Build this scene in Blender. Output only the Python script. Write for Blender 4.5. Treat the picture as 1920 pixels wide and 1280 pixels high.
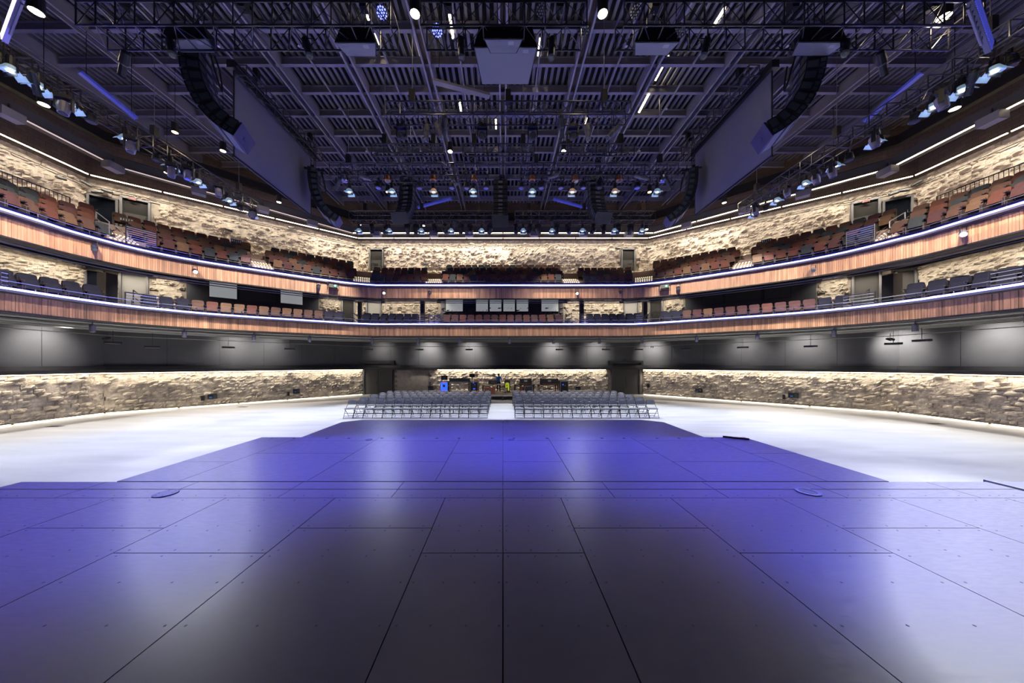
import bpy, math, random
import numpy as np
from mathutils import Vector, Matrix
random.seed(7); rng = np.random.default_rng(7)
scene = bpy.context.scene
for o in list(bpy.data.objects): bpy.data.objects.remove(o)
C = scene.collection
R = math.radians
# ------------------------------------------------------------------ camera, world, exposure
F, VX, HY, EYE = 560.0, 943.0, 682.0, 2.65          # focal length in px, vanishing point, horizon, eye height
cd = bpy.data.cameras.new('camera'); cam = bpy.data.objects.new('camera', cd); C.objects.link(cam)
cd.sensor_width = 36; cd.lens = F / 1920 * 36; cd.shift_x = (960 - VX) / 1920; cd.shift_y = (HY - 640) / 1920
cd.clip_start = .05; cd.clip_end = 200
cam.location = (0, 0, EYE); cam.rotation_euler = (R(90), 0, 0); scene.camera = cam
w = bpy.data.worlds.new('world'); scene.world = w; w.use_nodes = True
w.node_tree.nodes['Background'].inputs[0].default_value = (.20, .21, .34, 1)
w.node_tree.nodes['Background'].inputs[1].default_value = .06
vs = scene.view_settings; vs.view_transform = 'Standard'; vs.look = 'None'; vs.gamma = 1; vs.exposure = 0.0
vs.use_curve_mapping = False
scene.cycles.use_denoising = True; scene.cycles.max_bounces = 3; scene.cycles.diffuse_bounces = 2; scene.cycles.glossy_bounces = 2; scene.cycles.use_adaptive_sampling = True; scene.cycles.adaptive_threshold = .1; scene.cycles.adaptive_min_samples = 16
scene.cycles.sample_clamp_indirect = 4.0; scene.cycles.sample_clamp_direct = 12.0; scene.cycles.caustics_reflective = False

def lamp(kind, loc, target, power, color, size=.15, cone=60, blend=.6, size_y=None, parent=None, spread=180):
    ld = bpy.data.lights.new('lamp', kind); ld.energy = power; ld.color = color
    if kind == 'SPOT':
        ld.spot_size = R(cone); ld.spot_blend = blend; ld.shadow_soft_size = size
    elif kind == 'AREA':
        ld.shape = 'RECTANGLE' if size_y else 'SQUARE'; ld.size = size
        if size_y: ld.size_y = size_y
        ld.spread = R(spread)
    else: ld.shadow_soft_size = size
    o = bpy.data.objects.new('lamp_' + kind.lower(), ld); C.objects.link(o)
    o.location = loc
    d = Vector(target) - Vector(loc)
    o.rotation_euler = d.to_track_quat('-Z', 'Y').to_euler()
    return o

# pixel helpers (1920x1280 frame): a point at depth Y, or at height z
def W(x, y, Y): return ((x - VX) * Y / F, Y, EYE + (HY - y) * Y / F)
def WZ(x, y, z):
    Y = F * (z - EYE) / (HY - y); return ((x - VX) * Y / F, Y, z)
def PX(p): return (VX + F * p[0] / p[1], HY - F * (p[2] - EYE) / p[1])
def ordinal(n):
    a = 'first second third fourth fifth sixth seventh eighth ninth tenth eleventh twelfth thirteenth fourteenth fifteenth sixteenth seventeenth eighteenth nineteenth twentieth'.split()
    if n < 20: return a[n]
    t = {2: 'twenty', 3: 'thirty', 4: 'forty', 5: 'fifty', 6: 'sixty', 7: 'seventy', 8: 'eighty', 9: 'ninety'}
    q, r = divmod(n + 1, 10)
    if q >= 10: return str(n + 1) + 'th'
    return t[q] + '-' + a[r - 1] if r else t[q].rstrip('y') + 'ieth'

# ------------------------------------------------------------------ materials
M = {}
def mat(name, col, rough=.6, metal=0, var=0, scale=4, emit=None, strength=0, bump=0, bscale=30, stretch=None, tone=False, spec=.5, detail=5):
    m = bpy.data.materials.new(name); m.use_nodes = True; nt = m.node_tree; N = nt.nodes; L = nt.links
    b = N['Principled BSDF']; b.inputs['Base Color'].default_value = (*col, 1); b.inputs['Roughness'].default_value = rough
    b.inputs['Metallic'].default_value = metal; b.inputs['Specular IOR Level'].default_value = spec
    if var or bump:
        g = N.new('ShaderNodeNewGeometry'); mp = N.new('ShaderNodeMapping'); L.new(g.outputs['Position'], mp.inputs['Vector'])
        if stretch: mp.inputs['Scale'].default_value = stretch
    if var:
        n = N.new('ShaderNodeTexNoise'); n.inputs['Scale'].default_value = scale; n.inputs['Detail'].default_value = detail
        L.new(mp.outputs[0], n.inputs['Vector'])
        r = N.new('ShaderNodeMapRange'); r.inputs['From Min'].default_value = .3; r.inputs['From Max'].default_value = .7
        r.inputs['To Min'].default_value = 1 - var; r.inputs['To Max'].default_value = 1 + var
        L.new(n.outputs['Fac'], r.inputs['Value'])
        v = N.new('ShaderNodeVectorMath'); v.operation = 'SCALE'; v.inputs[0].default_value = col
        if tone:
            a = N.new('ShaderNodeAttribute'); a.attribute_name = 'tone'
            k = N.new('ShaderNodeMath'); k.operation = 'MULTIPLY'; L.new(a.outputs['Fac'], k.inputs[0]); L.new(r.outputs[0], k.inputs[1])
            L.new(k.outputs[0], v.inputs['Scale'])
        else: L.new(r.outputs[0], v.inputs['Scale'])
        L.new(v.outputs[0], b.inputs['Base Color'])
    if bump:
        n2 = N.new('ShaderNodeTexNoise'); n2.inputs['Scale'].default_value = bscale; n2.inputs['Detail'].default_value = 4
        L.new(mp.outputs[0], n2.inputs['Vector'])
        bp = N.new('ShaderNodeBump'); bp.inputs['Strength'].default_value = bump; bp.inputs['Distance'].default_value = .05
        L.new(n2.outputs['Fac'], bp.inputs['Height']); L.new(bp.outputs[0], b.inputs['Normal'])
    if emit:
        b.inputs['Emission Color'].default_value = (*emit, 1); b.inputs['Emission Strength'].default_value = strength
    M[name] = m; return m

mat('stone', (.60, .53, .44), .95, var=.36, scale=3.2, bump=1.0, bscale=14, spec=.15)  # natural mottle, strengthened to stand in for dark shaded pockets
mat('stonewall', (.24, .21, .175), .95, var=.2, scale=3, bump=.4, bscale=20, spec=.1)
mat('smoothblock', (.38, .34, .29), .9, var=.15, scale=3, bump=.3, bscale=30, spec=.15)
mat('plaster', (.075, .075, .08), .75, var=.08, scale=1.2, spec=.25)
mat('blackmetal', (.012, .012, .014), .45, spec=.4)
mat('black', (.008, .008, .010), .6)
mat('truss', (.022, .022, .025), .32, metal=0, spec=.6)
mat('darkgrey', (.045, .045, .05), .6)
mat('midgrey', (.13, .13, .145), .6)
mat('steelpaint', (.20, .19, .23), .5, var=.1, scale=2)
mat('girderpaint', (.25, .24, .27), .55, var=.1, scale=2)
mat('girdertan', (.22, .17, .11), .7, var=.1, scale=2)
mat('slat', (.17, .16, .175), .6, var=.15, scale=1)
mat('deck', (.010, .010, .010), .8, var=.3, scale=.8)
mat('pipe', (.24, .23, .20), .4, metal=.2)
mat('conduit', (.22, .22, .21), .35, metal=.7)
mat('chrome', (.5, .5, .52), .2, metal=1)
mat('galv', (.42, .43, .45), .35, metal=.8)
mat('wood', (.48, .265, .155), .55, var=.32, scale=2.2, stretch=(3, 3, .35), tone=True, bump=.15, bscale=40)
mat('woodback', (.03, .018, .012), .8)
mat('ledge', (.06, .06, .09), .45)
mat('led', (.2, .2, .4), .4, emit=(.10, .115, 1.0), strength=20)
mat('strip', (.8, .8, .7), .4, emit=(1, .84, .60), strength=7)
mat('stripdim', (.5, .45, .47), .4, emit=(1, .78, .72), strength=.55)
mat('floorstrip', (.8, .8, .7), .4, emit=(1, .86, .60), strength=2.6)
mat('warmlamp', (.9, .8, .6), .4, emit=(1, .82, .52), strength=22)
mat('warmlampdim', (.9, .8, .6), .4, emit=(1, .80, .50), strength=5)
mat('amberlamp', (.9, .6, .3), .4, emit=(1, .48, .16), strength=14)
mat('coollamp', (.9, .9, 1), .4, emit=(.82, .90, 1), strength=30)
mat('tealamp', (.8, 1, 1), .4, emit=(.55, .95, 1), strength=30)
mat('reflector', (.45, .60, .72), .35, metal=.2, emit=(.45, .72, .95), strength=.22)
mat('reflectorwarm', (.7, .42, .22), .35, metal=.2, emit=(1, .5, .2), strength=.25)
mat('bluelamp', (.1, .1, .5), .4, emit=(.18, .22, 1), strength=3)
mat('dots', (.9, .8, .6), .5, emit=(1, .86, .60), strength=1.5)
mat('window', (.5, .53, .53), .25, emit=(.75, .80, .82), strength=.28)
mat('windowdark', (.06, .065, .07), .15)
mat('navy', (.028, .03, .042), .55)
mat('doorpaint', (.016, .0155, .015), .7, spec=0)
mat('doorlite', (.04, .039, .038), .7, spec=0)
mat('doubledoor', (.06, .059, .058), .6, spec=.2)
mat('doorway', (.004, .005, .008), .8, spec=0)  # near-black leaf colour stands in for the shade of an open doorway
mat('doorpale', (.13, .127, .123), .6, spec=.1)
mat('concretefloor', (.60, .61, .62), .42, var=.15, scale=.9, stretch=(.35, 1.6, 1), bump=.02, bscale=3)
mat('balconyfloor', (.13, .12, .12), .8, var=.2, scale=2)
mat('riser', (.23, .17, .15), .8, var=.15, scale=2)
mat('soffit', (.13, .13, .115), .9, var=.3, scale=1.5)
mat('screen', (.20, .20, .235), .55, var=.04, scale=.7)
mat('grille', (.22, .22, .24), .6, bump=.3, bscale=120)
mat('cabinet', (.014, .016, .018), .5, bump=.1, bscale=60)
mat('cabinetside', (.06, .08, .085), .5)
mat('panelgrey', (.36, .36, .38), .6)
mat('chairmetal', (.07, .072, .08), .4, metal=.2)
mat('chairpad', (.26, .272, .30), .5)
SEAT = {'rust': (.088, .034, .025), 'tan': (.11, .064, .038), 'slate': (.030, .036, .040), 'maroon': (.060, .027, .027), 'brown': (.075, .042, .031), 'navy': (.010, .011, .022)}
for k, c in SEAT.items(): mat('seat_' + k, c, .8, var=.12, scale=8, spec=.2)
mat('seatshell', (.03, .022, .02), .6)
mat('casegrey', (.30, .31, .34), .35, metal=.6)
mat('brownbox', (.16, .055, .035), .7)
mat('cardboard', (.42, .22, .11), .8)
mat('blueglow', (.02, .05, .4), .5, emit=(.03, .12, 1), strength=1.3)
mat('redglow', (.5, .03, .02), .5, emit=(1, .08, .04), strength=1.2)
mat('greenglow', (.03, .4, .2), .5, emit=(.15, 1, .5), strength=2)
mat('signred', (.05, .006, .006), .5)
mat('blue_tape', (.02, .2, .7), .5)
mat('signwhite', (.8, .8, .8), .6)
mat('shirtblue', (.03, .27, .72), .8)
mat('trousers', (.012, .013, .018), .8)
mat('skin', (.45, .26, .18), .6)
mat('hair', (.02, .015, .012), .6)
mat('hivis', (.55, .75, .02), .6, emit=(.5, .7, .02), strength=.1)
mat('tablewood', (.25, .2, .15), .5)

# stage deck: dark painted boards with scratches and worn patches
def stage_mat(name, base):
    m = bpy.data.materials.new(name); m.use_nodes = True; nt = m.node_tree; N = nt.nodes; L = nt.links; b = N['Principled BSDF']
    b.inputs['Specular IOR Level'].default_value = .36
    g = N.new('ShaderNodeNewGeometry')
    oi = N.new('ShaderNodeObjectInfo')
    mp = N.new('ShaderNodeMapping'); mp.inputs['Scale'].default_value = (1.5, 2.5, 1); L.new(g.outputs['Position'], mp.inputs['Vector'])
    n1 = N.new('ShaderNodeTexNoise'); n1.inputs['Scale'].default_value = 2.4; n1.inputs['Detail'].default_value = 8; n1.inputs['Roughness'].default_value = .65
    L.new(mp.outputs[0], n1.inputs['Vector'])
    n2 = N.new('ShaderNodeTexNoise'); n2.inputs['Scale'].default_value = 1.1; n2.inputs['Detail'].default_value = 6; L.new(g.outputs['Position'], n2.inputs['Vector'])
    # brushed wear: long fine streaks
    mp3 = N.new('ShaderNodeMapping'); mp3.inputs['Rotation'].default_value = (0, 0, .25); mp3.inputs['Scale'].default_value = (9, 40, 1)
    L.new(g.outputs['Position'], mp3.inputs['Vector'])
    n3 = N.new('ShaderNodeTexNoise'); n3.inputs['Scale'].default_value = 1.0; n3.inputs['Detail'].default_value = 6; n3.inputs['Roughness'].default_value = .6
    L.new(mp3.outputs[0], n3.inputs['Vector'])
    r3 = N.new('ShaderNodeMapRange'); r3.inputs[1].default_value = .3; r3.inputs[2].default_value = .7; r3.inputs[3].default_value = -.035; r3.inputs[4].default_value = .04
    L.new(n3.outputs['Fac'], r3.inputs[0])
    a = N.new('ShaderNodeMath'); a.operation = 'ADD'; L.new(n1.outputs['Fac'], a.inputs[0]); L.new(n2.outputs['Fac'], a.inputs[1])
    r = N.new('ShaderNodeMapRange'); r.inputs[1].default_value = .6; r.inputs[2].default_value = 1.4; r.inputs[3].default_value = .88; r.inputs[4].default_value = 1.14
    L.new(a.outputs[0], r.inputs[0])
    ro = N.new('ShaderNodeMapRange'); ro.inputs[3].default_value = .92; ro.inputs[4].default_value = 1.08; L.new(oi.outputs['Random'], ro.inputs[0])
    s2 = N.new('ShaderNodeMath'); s2.operation = 'ADD'; L.new(r.outputs[0], s2.inputs[0]); L.new(r3.outputs[0], s2.inputs[1])
    s3 = N.new('ShaderNodeMath'); s3.operation = 'MULTIPLY'; L.new(s2.outputs[0], s3.inputs[0]); L.new(ro.outputs[0], s3.inputs[1])
    v = N.new('ShaderNodeVectorMath'); v.operation = 'SCALE'; v.inputs[0].default_value = base; L.new(s3.outputs[0], v.inputs['Scale'])
    L.new(v.outputs[0], b.inputs['Base Color'])
    rr = N.new('ShaderNodeMapRange'); rr.inputs[1].default_value = .3; rr.inputs[2].default_value = .7; rr.inputs[3].default_value = .29; rr.inputs[4].default_value = .40
    L.new(n3.outputs['Fac'], rr.inputs[0]); L.new(rr.outputs[0], b.inputs['Roughness'])
    bp = N.new('ShaderNodeBump'); bp.inputs['Strength'].default_value = .04; bp.inputs['Distance'].default_value = .002
    L.new(n2.outputs['Fac'], bp.inputs['Height']); L.new(bp.outputs[0], b.inputs['Normal'])
    M[name] = m
stage_mat('stagedeck', (.05, .046, .05))
stage_mat('stagegrey', (.10, .10, .10))

# block-work for the dim upper band of wall
def block_mat(name, col):
    m = bpy.data.materials.new(name); m.use_nodes = True; nt = m.node_tree; N = nt.nodes; L = nt.links; b = N['Principled BSDF']
    uv = N.new('ShaderNodeAttribute'); uv.attribute_name = 'wuv'
    br = N.new('ShaderNodeTexBrick'); br.inputs['Scale'].default_value = 1; br.inputs['Brick Width'].default_value = .4; br.inputs['Row Height'].default_value = .2
    br.inputs['Mortar Size'].default_value = .008; br.inputs['Color1'].default_value = (*col, 1); br.inputs['Color2'].default_value = (*[c * .8 for c in col], 1)
    br.inputs['Mortar'].default_value = (*[c * .5 for c in col], 1)
    L.new(uv.outputs['Vector'], br.inputs['Vector']); L.new(br.outputs['Color'], b.inputs['Base Color']); b.inputs['Roughness'].default_value = .9
    M[name] = m
block_mat('blockwork', (.19, .145, .11))

# ------------------------------------------------------------------ mesh builder
class MB:
    def __init__(s): s.v = []; s.f = []; s.t = []; s.m = []
    def add(s, vs, fs, tone=1.0, mi=0):
        k = len(s.v); s.v += [tuple(p) for p in vs]; s.f += [tuple(i + k for i in q) for q in fs]; s.t += [tone] * len(fs); s.m += [mi] * len(fs)
        return s
    def box(s, x0, x1, y0, y1, z0, z1, tone=1.0, mi=0):
        return s.add([(x0, y0, z0), (x1, y0, z0), (x1, y1, z0), (x0, y1, z0), (x0, y0, z1), (x1, y0, z1), (x1, y1, z1), (x0, y1, z1)],
                     [(0, 3, 2, 1), (4, 5, 6, 7), (0, 1, 5, 4), (1, 2, 6, 5), (2, 3, 7, 6), (3, 0, 4, 7)], tone, mi)
    def obox(s, c, ax, ay, az, hx, hy, hz, tone=1.0, mi=0, taper=1.0):
        c, ax, ay, az = Vector(c), Vector(ax), Vector(ay), Vector(az); P = []
        for k in (-1, 1):
            for i, j in ((-1, -1), (1, -1), (1, 1), (-1, 1)):
                q = taper if k > 0 else 1
                P.append(c + ax * (hx * i * q) + ay * (hy * j * q) + az * (hz * k))
        return s.add(P, [(0, 3, 2, 1), (4, 5, 6, 7), (0, 1, 5, 4), (1, 2, 6, 5), (2, 3, 7, 6), (3, 0, 4, 7)], tone, mi)
    def tube(s, p0, p1, r, n=6, r1=None, mi=0, cap=True):
        p0, p1 = Vector(p0), Vector(p1); d = (p1 - p0)
        if d.length < 1e-6: return s
        d.normalize(); u = d.orthogonal().normalized(); w_ = d.cross(u); r1 = r if r1 is None else r1; P = []
        for p, q in ((p0, r), (p1, r1)):
            for i in range(n):
                a = 2 * math.pi * (i + .5) / n; P.append(p + u * (q * math.cos(a)) + w_ * (q * math.sin(a)))
        fs = [(i, (i + 1) % n, n + (i + 1) % n, n + i) for i in range(n)]
        if cap: fs += [tuple(range(n - 1, -1, -1)), tuple(range(n, 2 * n))]
        return s.add(P, fs, mi=mi)
    def path(s, pts, r, n=6, mi=0):
        for a, b in zip(pts[:-1], pts[1:]): s.tube(a, b, r, n, mi=mi)
        return s
    def lathe(s, prof, c=(0, 0, 0), axis=(0, 0, 1), n=16, mi=0):
        c = Vector(c); d = Vector(axis).normalized(); u = d.orthogonal().normalized(); w_ = d.cross(u); P = []; fs = []
        for r, h in prof:
            for i in range(n):
                a = 2 * math.pi * i / n; P.append(c + d * h + u * (r * math.cos(a)) + w_ * (r * math.sin(a)))
        for k in range(len(prof) - 1):
            for i in range(n):
                j = (i + 1) % n; fs.append((k * n + i, k * n + j, (k + 1) * n + j, (k + 1) * n + i))
        fs += [tuple(range(n - 1, -1, -1)), tuple(range((len(prof) - 1) * n, len(prof) * n))]
        return s.add(P, fs, mi=mi)
    def prism(s, poly, z0, z1, mi=0):
        n = len(poly); P = [(x, y, z0) for x, y in poly] + [(x, y, z1) for x, y in poly]
        return s.add(P, [tuple(range(n - 1, -1, -1)), tuple(range(n, 2 * n))] + [(i, (i + 1) % n, n + (i + 1) % n, n + i) for i in range(n)], mi=mi)
    def mesh(s, name, mats, smooth=False, tones=False):
        me = bpy.data.meshes.new(name); me.from_pydata(s.v, [], s.f)
        for m in (mats if isinstance(mats, (list, tuple)) else [mats]): me.materials.append(M[m])
        if any(s.m): me.polygons.foreach_set('material_index', s.m)
        if tones:
            a = me.attributes.new('tone', 'FLOAT', 'FACE'); a.data.foreach_set('value', s.t)
        if smooth: me.polygons.foreach_set('use_smooth', [True] * len(s.f))
        me.update(); return me
    def obj(s, name, mats, parent=None, loc=None, smooth=False, tones=False):
        if loc is not None:
            l = Vector(loc); s.v = [tuple(Vector(p) - l) for p in s.v]
        o = bpy.data.objects.new(name, s.mesh(name, mats, smooth, tones)); C.objects.link(o)
        if loc is not None: o.location = loc
        if parent: o.parent = parent
        return o
def link(name, me, parent=None, loc=(0, 0, 0), rot=None, scale=None):
    o = bpy.data.objects.new(name, me); C.objects.link(o); o.location = loc
    if rot is not None: o.rotation_euler = rot
    if scale is not None: o.scale = scale
    if parent: o.parent = parent
    return o
def tag(o, label=None, cat=None, group=None, kind=None):
    if label: o['label'] = label
    if cat: o['category'] = cat
    if group: o['group'] = group
    if kind: o['kind'] = kind
    return o
def thing(name, label, cat, loc=(0, 0, 0), rotz=0, group=None, rot=None):
    o = bpy.data.objects.new(name, None); C.objects.link(o); o.location = loc; o.rotation_euler = rot or (0, 0, rotz)
    return tag(o, label, cat, group)
def copy_tree(o, parent=None):
    c = o.copy(); C.objects.link(c); c.parent = parent
    for ch in [k for k in bpy.data.objects if k.parent == o] if not hasattr(o, '_ch') else o._ch: copy_tree(ch, c)
    return c
def inst(parts, name, label, cat, loc, rotz=0, group=None, scale=None, rot=None):
    """a thing made of shared part meshes: parts = [(part name, mesh, [sub parts])]"""
    t = thing(name, label, cat, loc, rotz, group, rot)
    if scale: t.scale = scale
    for p in parts:
        o = link(p[0], p[1], t)
        for q in (p[2] if len(p) > 2 else []): link(q[0], q[1], o)
    return t
def structure(o, label=None): return tag(o, label, None, None, 'structure')

# ------------------------------------------------------------------ plan of the hall
def catmull(pts, step=.55):
    out = []; P = [pts[0]] + list(pts) + [pts[-1]]
    for i in range(1, len(P) - 2):
        p0, p1, p2, p3 = [np.array(q, float) for q in P[i - 1:i + 3]]
        n = max(1, int(np.linalg.norm(p2 - p1) / step))
        for k in range(n):
            t = k / n; out.append(tuple(.5 * (2 * p1 + (p2 - p0) * t + (2 * p0 - 5 * p1 + 4 * p2 - p3) * t * t + (-p0 + 3 * p1 - 3 * p2 + p3) * t ** 3)))
    out.append(tuple(pts[-1])); return out
def normals(path):                                     # pointing out of the hall, with a miter
    P = np.array(path); n = len(P); out = []
    for i in range(n):
        a = P[i] - P[i - 1] if i else P[1] - P[0]; b = P[i + 1] - P[i] if i < n - 1 else a
        a = a / np.linalg.norm(a); b = b / np.linalg.norm(b); na = np.array((-a[1], a[0])); nb = np.array((-b[1], b[0]))
        m = na + nb; m /= np.linalg.norm(m); out.append(m / max(.35, m @ na))
    return out
def offset(path, d): return [tuple(np.array(p) + n * d) for p, n in zip(path, normals(path))]
def sweep(mb, path, prof, tone=1.0, closed=False):
    N_ = normals(path); k = len(prof); V = []
    for p, n in zip(path, N_):
        for d, z in prof: V.append((p[0] + n[0] * d, p[1] + n[1] * d, z))
    Fs = []; kk = k if closed else k - 1
    for i in range(len(path) - 1):
        for j in range(kk):
            a = i * k + j; b = i * k + (j + 1) % k; Fs.append((a, b, b + k, a + k))
    mb.add(V, Fs, tone); return mb
LOWP = [(-21.4, 1), (-21.4, 16.0), (-12.2, 26.0), (12.2, 26.0), (21.5, 16.2), (21.5, 1)]
UPP = [(-24.2, 1), (-24.2, 17.3), (-12.65, 26.2), (12.65, 26.2), (24.2, 17.4), (24.2, 1)]
FLOW = catmull([(-17.5, 3), (-17.5, 10.4), (-17.5, 12), (-17.1, 13.8), (-15.9, 15.5), (-14, 17), (-11.4, 18.6), (-9.9, 19.5), (-8.7, 19.95), (-7.6, 20),
                (0, 20), (7.6, 20), (8.7, 19.95), (9.9, 19.4), (11.4, 18.4), (14.2, 16.5), (16.1, 14.8), (17, 12.8), (17.3, 11.1), (17.3, 3)])
FUP = catmull([(-18.8, 3), (-18.8, 11.1), (-18.9, 13), (-18.45, 15), (-17.1, 16.8), (-15.2, 18.4), (-12.4, 20.5), (-10.6, 21.55), (-9.4, 21.95), (-8.3, 22),
               (0, 22), (8.3, 22), (9.4, 21.95), (10.6, 21.5), (12.4, 20.4), (15.6, 17.9), (17.5, 15.9), (18.4, 13.8), (18.7, 12), (18.7, 3)])
def seg_len(a, b): return math.hypot(b[0] - a[0], b[1] - a[1])
def on_plan(plan, x):
    """where the sight line through pixel column x meets a plan polyline: point, direction, inward normal, segment, run along segment"""
    d = ((x - VX) / F, 1.0)
    for i, (a, b) in enumerate(zip(plan[:-1], plan[1:])):
        e = (b[0] - a[0], b[1] - a[1]); den = d[0] * e[1] - d[1] * e[0]
        if abs(den) < 1e-9: continue
        t = (a[0] * e[1] - a[1] * e[0]) / den; u = (a[0] * d[1] - a[1] * d[0]) / den
        if t > .5 and -1e-6 <= u <= 1 + 1e-6:
            L_ = math.hypot(*e); t2 = (e[0] / L_, e[1] / L_)
            return Vector((d[0] * t, d[1] * t, 0)), Vector((t2[0], t2[1], 0)), Vector((t2[1], -t2[0], 0)), i, u * L_
    return None
def zat(y, Y): return EYE + (HY - y) * Y / F

# ------------------------------------------------------------------ floor, stage
fl = MB(); fl.prism([(-22, 1), (22, 1), (22, 17), (13, 27), (-13, 27), (-22, 17)], -.1, 0)
structure(fl.obj('floor', 'concretefloor'), 'pale grey polished hall floor around the stage')
for i, (x, y) in enumerate([(103, 799), (455, 762.5), (1498, 765.5), (1755, 794)]):
    p = WZ(x, y, 0.004); b = MB(); b.box(-.28, .28, -.12, .12, 0, .006)
    o = b.obj('floor_hatch', 'darkgrey', None); o.location = (p[0], p[1], 0.0)
    tag(o, 'thin dark floor hatch near the ' + ['left wall, nearer one', 'left wall, farther one', 'right wall, farther one', 'right wall, nearer one'][i], 'floor hatch')
ST = 1.10
st = thing('stage', 'dark boarded main stage in front, lit blue', 'stage', (0, 0, 0))
b = MB(); b.box(-6.33, 6.36, -3, 3.93, .0, ST - .03); b.obj('base', 'black', st)
cols = [-6.33, -5.8, -4.5, -3.2, -1.94, -.67, 0, .67, 1.94, 3.2, 4.5, 5.8, 6.36]; G = .0038
def panel(parent, x0, x1, y0, y1, z, g=G, mt='stagedeck'):
    b = MB(); b.box(x0 + g, x1 - g, y0 + g, y1 - g, z - .03, z); b.obj('panel', mt, parent)
for i in range(len(cols) - 1):
    ys = [-3, .02, 2.45, 3.458] if (i in (3, 5, 6, 8, 10, 1)) else [-3, .38, 2.82, 3.458]
    for a, c in zip(ys[:-1], ys[1:]): panel(st, cols[i], cols[i + 1], a, c, ST)
c2 = [-6.33, -5.2, -4.0, -2.62, -1.3, 0, 1.3, 2.62, 4.0, 5.55, 6.36]
for i in range(len(c2) - 1):
    panel(st, c2[i], c2[i + 1], 3.462, 3.70, ST - .002); panel(st, c2[i], c2[i + 1], 3.70, 3.93, ST)
b = MB()
for Y in (3.40, 3.52, 2.86, 2.78, 2.49, 2.41, 2.12, 1.77, 1.42):
    for i in range(1, len(cols)):
        for f_ in (.06, .37, .67, .94):
            X = cols[i - 1] + (cols[i] - cols[i - 1]) * f_; b.lathe([(.008, 0), (.007, .0012)], (X + random.uniform(-.02, .02), Y, ST), n=6)
tag(b.obj('screw_heads', 'black', st), kind='stuff')
pk = thing('floor_pocket', 'closed round cover plate in the stage boards at left', 'floor pocket', (*WZ(311, 925, ST)[:2], ST))
b = MB(); b.lathe([(.113, 0), (.113, .006), (.10, .008)], n=28); b.obj('cover', 'darkgrey', pk)
b = MB()
for a in range(0, 360, 60): b.lathe([(.008, .008), (.008, .010)], (.08 * math.cos(R(a)), .08 * math.sin(R(a)), 0), n=8)
tag(b.obj('screws', 'black', pk), kind='stuff')
pk = thing('floor_pocket', 'open round floor pocket with a dark hole in the stage at right', 'floor pocket', (*WZ(1515, 922, ST)[:2], ST))
b = MB(); b.lathe([(.085, .001), (.085, .007), (.118, .007), (.118, 0)], n=28); b.obj('rim', 'midgrey', pk)
b = MB(); b.lathe([(.085, .0005), (.085, .003)], n=28); b.obj('hole', 'black', pk)
t2 = thing('stage_extension', 'blue-lit boarded thrust in front of the main stage', 'stage', (0, 0, 0))
b = MB(); b.box(-5.12, 5.12, 3.95, 6.34, 0, ST - .03); b.obj('base', 'black', t2)
xs = [-5.12, -4.3, -2.6, -.9, 0, .95, 2.7, 4.3, 5.12]
for i in range(8):
    panel(t2, xs[i], xs[i + 1], 3.955, 5.2 if i % 2 else 4.75, ST - .004); panel(t2, xs[i], xs[i + 1], 5.2 if i % 2 else 4.75, 6.05, ST - .004)
    panel(t2, xs[i], xs[i + 1], 6.05, 6.34, ST - .004)
b = MB()
for k in range(9):
    for d in (-.23, .23): b.lathe([(.03, 0), (.03, .004)], (-4.6 + 1.15 * k + d, 6.24, ST - .004), n=10)
b.obj('socket_caps', 'black', t2)
b = MB(); b.lathe([(.07, 0), (.07, .005)], (.17, 6.15, ST - .004), n=20); b.lathe([(.07, 0), (.07, .005)], (-2.75, 6.13, ST - .004), n=20); b.obj('pocket_covers', 'darkgrey', t2)
b = MB(); b.obox((4.85, 6.22, ST + .012), (.86, -.5, 0), (.5, .86, 0), (0, 0, 1), .22, .012, .016); b.obj('edge_plate', 'brownbox', t2)
Z3 = .9; k3 = (EYE - Z3) / (EYE - ST)
t3 = thing('stage_lift', 'lower blue stage lift with cut corners, nearest the chairs', 'stage', (0, 0, 0))
po = [(-4.25 * k3, 6.36), (4.25 * k3, 6.36), (4.25 * k3, 7.96 * k3), (3.80 * k3, 8.3 * k3), (-3.9 * k3, 8.3 * k3), (-4.3 * k3, 7.96 * k3)]
b = MB(); b.prism(po, 0, Z3 - .03); b.obj('base', 'black', t3)
for a, c in ((-1, 0), (0, 1)):
    q = [(4.25 * k3 * a + (.004 if a == 0 else 0), 6.36), (4.25 * k3 * c - (.004 if c == 0 else 0), 6.36)]
    q += [(4.28 * k3, 7.96 * k3), (3.82 * k3, 8.3 * k3), (.004, 8.3 * k3)] if a == 0 else [(-.004, 8.3 * k3), (-3.9 * k3, 8.3 * k3), (-4.3 * k3, 7.96 * k3)]
    b = MB(); b.prism(q, Z3 - .03, Z3); b.obj('panel', 'stagedeck', t3)
sw = thing('stage_wing', 'plain grey side platform beyond the right stage edge', 'stage', (6.4, 2, 0))
b = MB(); b.box(.02, 4.0, -2, 1.98, 0, ST - .02); b.obj('deck', 'stagegrey', sw)
b = MB(); b.box(.0, .03, -2, 1.98, ST - .03, ST + .012); b.obj('edge_strip', 'galv', sw)

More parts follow.
